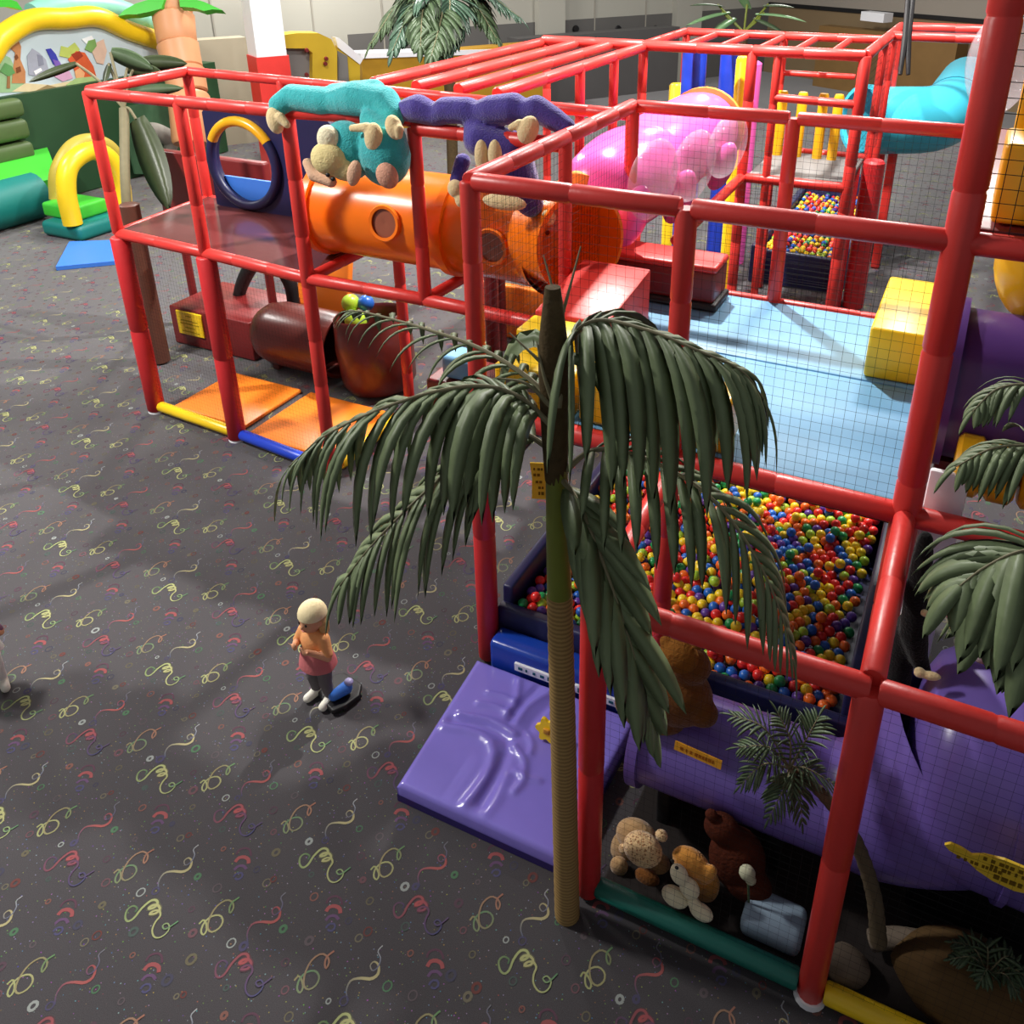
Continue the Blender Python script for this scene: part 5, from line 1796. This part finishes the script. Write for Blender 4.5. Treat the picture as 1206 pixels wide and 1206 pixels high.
def frond(parent, pts, n, L, wd, leafm, droop=1.2, t0=0.12, single=True, rr0=0.012, spread=0.9, fwd=0.45, seed=1, both=True, lenpow=0.6):
    rg = random.Random(seed)
    S = [Vector(p) for p in spline(pts, 40)]
    mb = MB()
    mb.tube(S, [rr0 * (1 - 0.8 * k / 40) for k in range(41)], 8)
    rc = build(mb, 'frond', STEM, parent)
    tgt = MB()
    for k in range(n):
        t = t0 + (1 - t0) * (k + rg.uniform(-.15, .15)) / n
        t = max(0.0, min(0.985, t))
        i = min(39, int(t * 40))
        p = S[i].lerp(S[i + 1], t * 40 - i)
        tg = (S[min(40, i + 2)] - S[max(0, i - 1)]).normalized()
        side = tg.cross(Vector((0, 0, 1)))
        if side.length < 0.15:
            side = R3.copy()
        side.normalize()
        up = side.cross(tg).normalized()
        prof_ = (0.55 + 0.45 * math.sin(math.pi * min(1, t * 0.9 + 0.1))) * (1 - 0.45 * max(0, t - 0.6) / 0.4)
        for q in ((-1, 1) if both else (1,)):
            ll = L * prof_ * rg.uniform(0.85, 1.1)
            d = tg * (fwd + 0.5 * t) + side * q * spread + up * rg.uniform(0.05, 0.35)
            m_ = MB() if single else tgt
            leaflet_geo(m_, p, d, up, ll, wd * rg.uniform(0.85, 1.15), droop * rg.uniform(0.8, 1.25), 7 if single else 5)
            if single:
                build(m_, 'leaflet', leafm, rc, True, sharp=180)
    m_ = MB() if single else tgt
    leaflet_geo(m_, S[-1], (S[-1] - S[-3]), Vector((0, 0, 1)), L * 0.45, wd * 0.8, droop * 0.8)
    if single:
        build(m_, 'leaflet', leafm, rc, True, sharp=180)
    else:
        o = build(tgt, 'leaflets', leafm, rc, True, sharp=180)
        o['kind'] = 'stuff'
    return rc


# ---- main palm
TB = Vector((-1.20, 2.63, 0))
mp = thing('artificial_palm', 'tall artificial palm with a ringed trunk standing on the carpet by the purple mat', 'palm tree', TB)
wp_ = [TB]
tr = [(668, 1072, None), (664, 900, None), (659, 700, None), (655, 560, None), (652, 440, None), (651, 338, None)]


def trunk_pt(px, py):
    return atY(px, py, 2.63 + 0.00)


tp_ = [trunk_pt(x, y) for x, y, _ in tr]
tp_[0] = Vector((tp_[0].x, tp_[0].y, 0.0))
low = spline([tp_[0], tp_[1], tp_[2]], 60)
mb = MB()
mb.tube(low, [0.064 - 0.010 * k / 60 + 0.0009 * (1 if k % 2 else -1) for k in range(61)], 18)
build(mb, 'trunk', BARK, mp)
mid = spline([tp_[2], (tp_[2] + tp_[3]) / 2, tp_[3] + Vector((0, 0, 0.12))], 12)
mb = MB()
mb.tube(mid, [0.052 - 0.01 * k / 12 for k in range(13)], 16)
build(mb, 'green_sheath', STEMG, mp)
up_ = spline([tp_[3] - Vector((0, 0, 0.02)), tp_[4], tp_[5]], 14)
mb = MB()
mb.tube(up_, [0.044 + 0.012 * math.sin(math.pi * k / 14) - (0.016 * max(0, k - 9) / 5) for k in range(15)], 14)
build(mb, 'fibre_crown', BARKD, mp)
W0_ = depth(tp_[4])


def fp3(lst):
    return [atW(x, y, w_) for x, y, w_ in lst]


w4 = depth(tp_[4])
w3 = depth(tp_[3])
FR = [
    # upper left thin frond
    (fp3([(648, 470, w4), (615, 440, w4 + .06), (560, 408, w4 + .18), (490, 384, w4 + .34), (430, 368, w4 + .5), (408, 366, w4 + .56)]), 17, 0.27, 0.030, 2.2, 0.10, 11),
    # big left frond
    (fp3([(648, 500, w4), (615, 470, w4 - .04), (570, 455, w4 - .08), (510, 462, w4 - .10), (440, 485, w4 - .10), (380, 515, w4 - .06), (340, 550, w4)]), 21, 0.60, 0.056, 3.6, 0.08, 12),
    # upper right frond
    (fp3([(658, 480, w4), (668, 410, w4 - .04), (700, 378, w4 - .12), (760, 388, w4 - .2), (820, 412, w4 - .26), (872, 436, w4 - .28), (900, 470, w4 - .26)]), 19, 0.68, 0.066, 4.6, 0.14, 13),
    # right lower frond
    (fp3([(660, 560, w3), (700, 530, w3 - .12), (760, 540, w3 - .25), (830, 580, w3 - .35), (880, 640, w3 - .38), (915, 710, w3 - .36), (935, 775, w3 - .30)]), 19, 0.44, 0.044, 2.8, 0.16, 14),
    # hanging frond over the ball pit post
    (fp3([(658, 560, w3), (680, 590, w3 - .12), (705, 650, w3 - .22), (730, 720, w3 - .26), (752, 790, w3 - .26), (768, 850, w3 - .22)]), 13, 0.46, 0.074, 0.9, 0.10, 15),
    # lower left frond
    (fp3([(650, 530, w3), (610, 510, w3 + .02), (560, 530, w3 + .05), (500, 580, w3 + .08), (440, 640, w3 + .10), (400, 690, w3 + .12)]), 19, 0.56, 0.058, 3.0, 0.12, 16),
]
for (P, n, L, wd, dr, t0, sd) in FR:
    frond(mp, P, n, L, wd, LEAF, dr, t0, True, 0.012, 0.8 if sd != 15 else 0.5, 0.45 if sd != 15 else 1.1, sd)
# spear stems
for (a, b, c_) in (((650, 400), (652, 350), (640, 300)), ((654, 400), (668, 350), (684, 290)), ((650, 440), (630, 420), (600, 392)), ((650, 480), (620, 452), (585, 445)),
                   ((650, 470), (640, 440), (632, 402))):
    mb = MB()
    mb.tube(spline([atW(a[0], a[1], w4 - .03), atW(b[0], b[1], w4 - .06), atW(c_[0], c_[1], w4 - .05)], 10), [0.010 - 0.0075 * k / 10 for k in range(11)], 8)
    build(mb, 'spear_stem', STEM, mp)

# ---- right hand palm, partly outside the picture
rp = thing('artificial_palm', 'leafy artificial palm reaching in before the yellow ribbed rollers', 'palm tree', (1.5, 2.55, 0))
rt = [(1.50, 2.40, 0), (1.49, 2.40, 1.2), (1.46, 2.42, 2.2), (1.42, 2.45, 2.75)]
mb = MB()
mb.tube(spline(rt, 40), [0.06 + 0.002 * (1 if k % 2 else -1) for k in range(41)], 14)
build(mb, 'trunk', BARK, rp)
ct_ = Vector(rt[-1])
wc = 2.9
for (P, n, L, wd, dr, sd) in (
        ([ct_, atW(1260, 480, wc), atW(1215, 455, wc), atW(1175, 458, wc), atW(1145, 485, wc)], 12, 0.20, 0.024, 2.6, 21),
        ([ct_, atW(1260, 560, wc), atW(1220, 528, wc), atW(1170, 528, wc), atW(1125, 550, wc)], 13, 0.26, 0.030, 2.8, 22),
        ([ct_, atW(1280, 680, wc - .3), atW(1240, 650, wc - .4), atW(1200, 650, wc - .45), atW(1160, 668, wc - .45), atW(1130, 690, wc - .45)], 12, 0.42, 0.070, 2.6, 23),
        ([ct_, atW(1280, 740, wc - .3), atW(1240, 700, wc - .4), atW(1200, 705, wc - .42), atW(1165, 735, wc - .42)], 10, 0.40, 0.075, 2.8, 24)):
    frond(rp, P, n, L, wd, LEAF, dr, 0.3, True, 0.010, 0.8, 0.5, sd)

# ---- small palm inside the enclosure
sm_ = thing('artificial_palm', 'small dark palm with a curved grey trunk inside the low front frame', 'palm tree', (0.16, 3.0, 0.03))
PW = [atY(930, 905, 3.02), atY(968, 935, 3.02), atY(1005, 985, 3.02), atY(1028, 1050, 3.02), atY(1035, 1110, 3.02)]
mb = MB()
mb.tube(spline(PW, 40), [0.022 + 0.018 * k / 40 + 0.0015 * (1 if k % 2 else -1) for k in range(41)], 12)
build(mb, 'trunk', mat('grey_palm_bark', (96, 84, 66), .9, .2, .2, 12, .5, 40), sm_)
c0 = PW[0]
wq = depth(c0)
for k, (x1, y1, x2, y2) in enumerate(((900, 858, 862, 842), (905, 880, 868, 880), (930, 870, 915, 838), (950, 870, 965, 842), (900, 900, 872, 925), (925, 925, 905, 965), (950, 905, 985, 925),
                                      (940, 925, 945, 970))):
    frond(sm_, [c0, atW(x1, y1, wq - .06), atW(x2, y2, wq - .04)], 11, 0.13, 0.016, LEAFD, 0.9, 0.15, False, 0.006, 0.8, 0.5, 30 + k)
# leafy clump by the boulder
lc = thing('leaf_clump', 'clump of dull green artificial leaves on the brown boulder', 'plant', (0.70, 2.98, 0.35))
for k in range(7):
    a = k * 0.9
    p0 = Vector((0.68, 2.96, 0.40))
    frond(lc, [p0, p0 + Vector((math.cos(a) * .08, math.sin(a) * .05, .10)), p0 + Vector((math.cos(a) * .17, math.sin(a) * .09, .06))], 8, 0.09, 0.02, LEAFD, 0.8, 0.15, False, 0.005, 0.8, 0.5, 50 + k)

# ---- far palm behind the roof beams
fa = thing('artificial_palm', 'bushy artificial palm standing before the ochre counter', 'palm tree', atW(520, 60, 15).xy.to_3d())
wf = 15.0
c0 = atW(522, -5, wf)
mb = MB()
mb.tube([Vector((c0.x, c0.y, 0)), Vector((c0.x + .05, c0.y, c0.z * .5)), c0], 0.10, 12)
build(mb, 'trunk', BARKD, fa)
for k, (x1, y1, x2, y2, dw) in enumerate(((480, -8, 436, 52, 0), (490, 0, 462, 60, -.4), (500, 5, 495, 55, -.6), (530, 5, 520, 70, -.5), (550, -8, 585, 45, 0), (560, -15, 612, 20, .2), (500, -25, 455, 15, .4),
                                          (540, -25, 575, 5, .5), (520, 20, 508, 66, -.7))):
    frond(fa, [c0, atW(x1, y1, wf + dw * .6), atW(x2, y2, wf + dw)], 20, 0.62, 0.13, mat('far_palm_leaf', (66, 92, 74), .35, .5, .3, 6) if k % 2 else LEAFD, 1.4, 0.2, False, 0.02, 0.8, 0.5, 60 + k)
fb = thing('artificial_plant', 'broad leaved artificial plant behind the far roof beams', 'plant', atW(880, 40, 17).xy.to_3d())
wf = 17.0
c0 = atW(876, 38, wf)
mb = MB()
mb.tube([Vector((c0.x, c0.y, 0)), c0], 0.09, 10)
build(mb, 'trunk', BARKD, fb)
for k, (x1, y1, x2, y2) in enumerate(((850, 14, 808, 17), (845, 5, 815, -4), (880, 5, 870, -20), (905, 5, 935, 0), (900, 15, 950, 12), (895, 22, 925, 30), (860, 22, 840, 30))):
    mb = MB()
    a, b_ = atW(x1, y1, wf), atW(x2, y2, wf - .3)
    mb.tube([c0, a], 0.02, 8)
    s_o = build(mb, 'leaf_stalk', STEMG, fb)
    mb = MB()
    leaflet_geo(mb, a - (b_ - a) * .2, (b_ - a), Vector((0, 0, 1)), (b_ - a).length * 1.25, 0.28, 0.5, 8)
    build(mb, 'leaf', LEAFD if k % 2 else mat('pale_leaf', (120, 160, 110), .4, .5, .2, 5), s_o, True, sharp=180)

# ---- banana plant behind the tower
bn_ = thing('artificial_plant', 'artificial banana plant with large dark leaves behind the brown deck', 'plant', (-8.7, 7.5, 0))
wb_ = depth((-8.7, 7.2, 2.6))
c0 = atW(146, 128, wb_)
mb = MB()
mb.tube(spline([Vector((-9.0, 6.95, 0)), atW(150, 250, wb_), c0], 16), 0.055, 12)
build(mb, 'trunk', STEM, bn_)
for (x1, y1, x2, y2, wd_, m_, dr) in ((160, 140, 200, 246, 0.36, LEAFB, .3), (150, 80, 195, 88, 0.20, LEAFB, .5), (130, 62, 180, 78, 0.20, LEAFD, .4), (128, 75, 122, 98, 0.10, LEAFB, .5), (160, 75, 220, 72, 0.18, LEAFB, .3),
                                     (90, 75, 32, 94, 0.10, LEAFB, .4), (150, 110, 215, 100, 0.14, LEAFD, .4)):
    a, b_ = atW(x1, y1, wb_), atW(x2, y2, wb_ - .15)
    mb = MB()
    mb.tube(spline([c0, (c0 + a) / 2 + Vector((0, 0, .06)), a], 8), 0.016, 8)
    so = build(mb, 'leaf_stalk', STEM, bn_)
    mb = MB()
    leaflet_geo(mb, a, (b_ - a), D2.lerp(Vector((0, -1, .3)), .7).normalized(), (b_ - a).length, wd_, dr * .3, 10, 0.15)
    build(mb, 'leaf', m_, so, True, sharp=180)
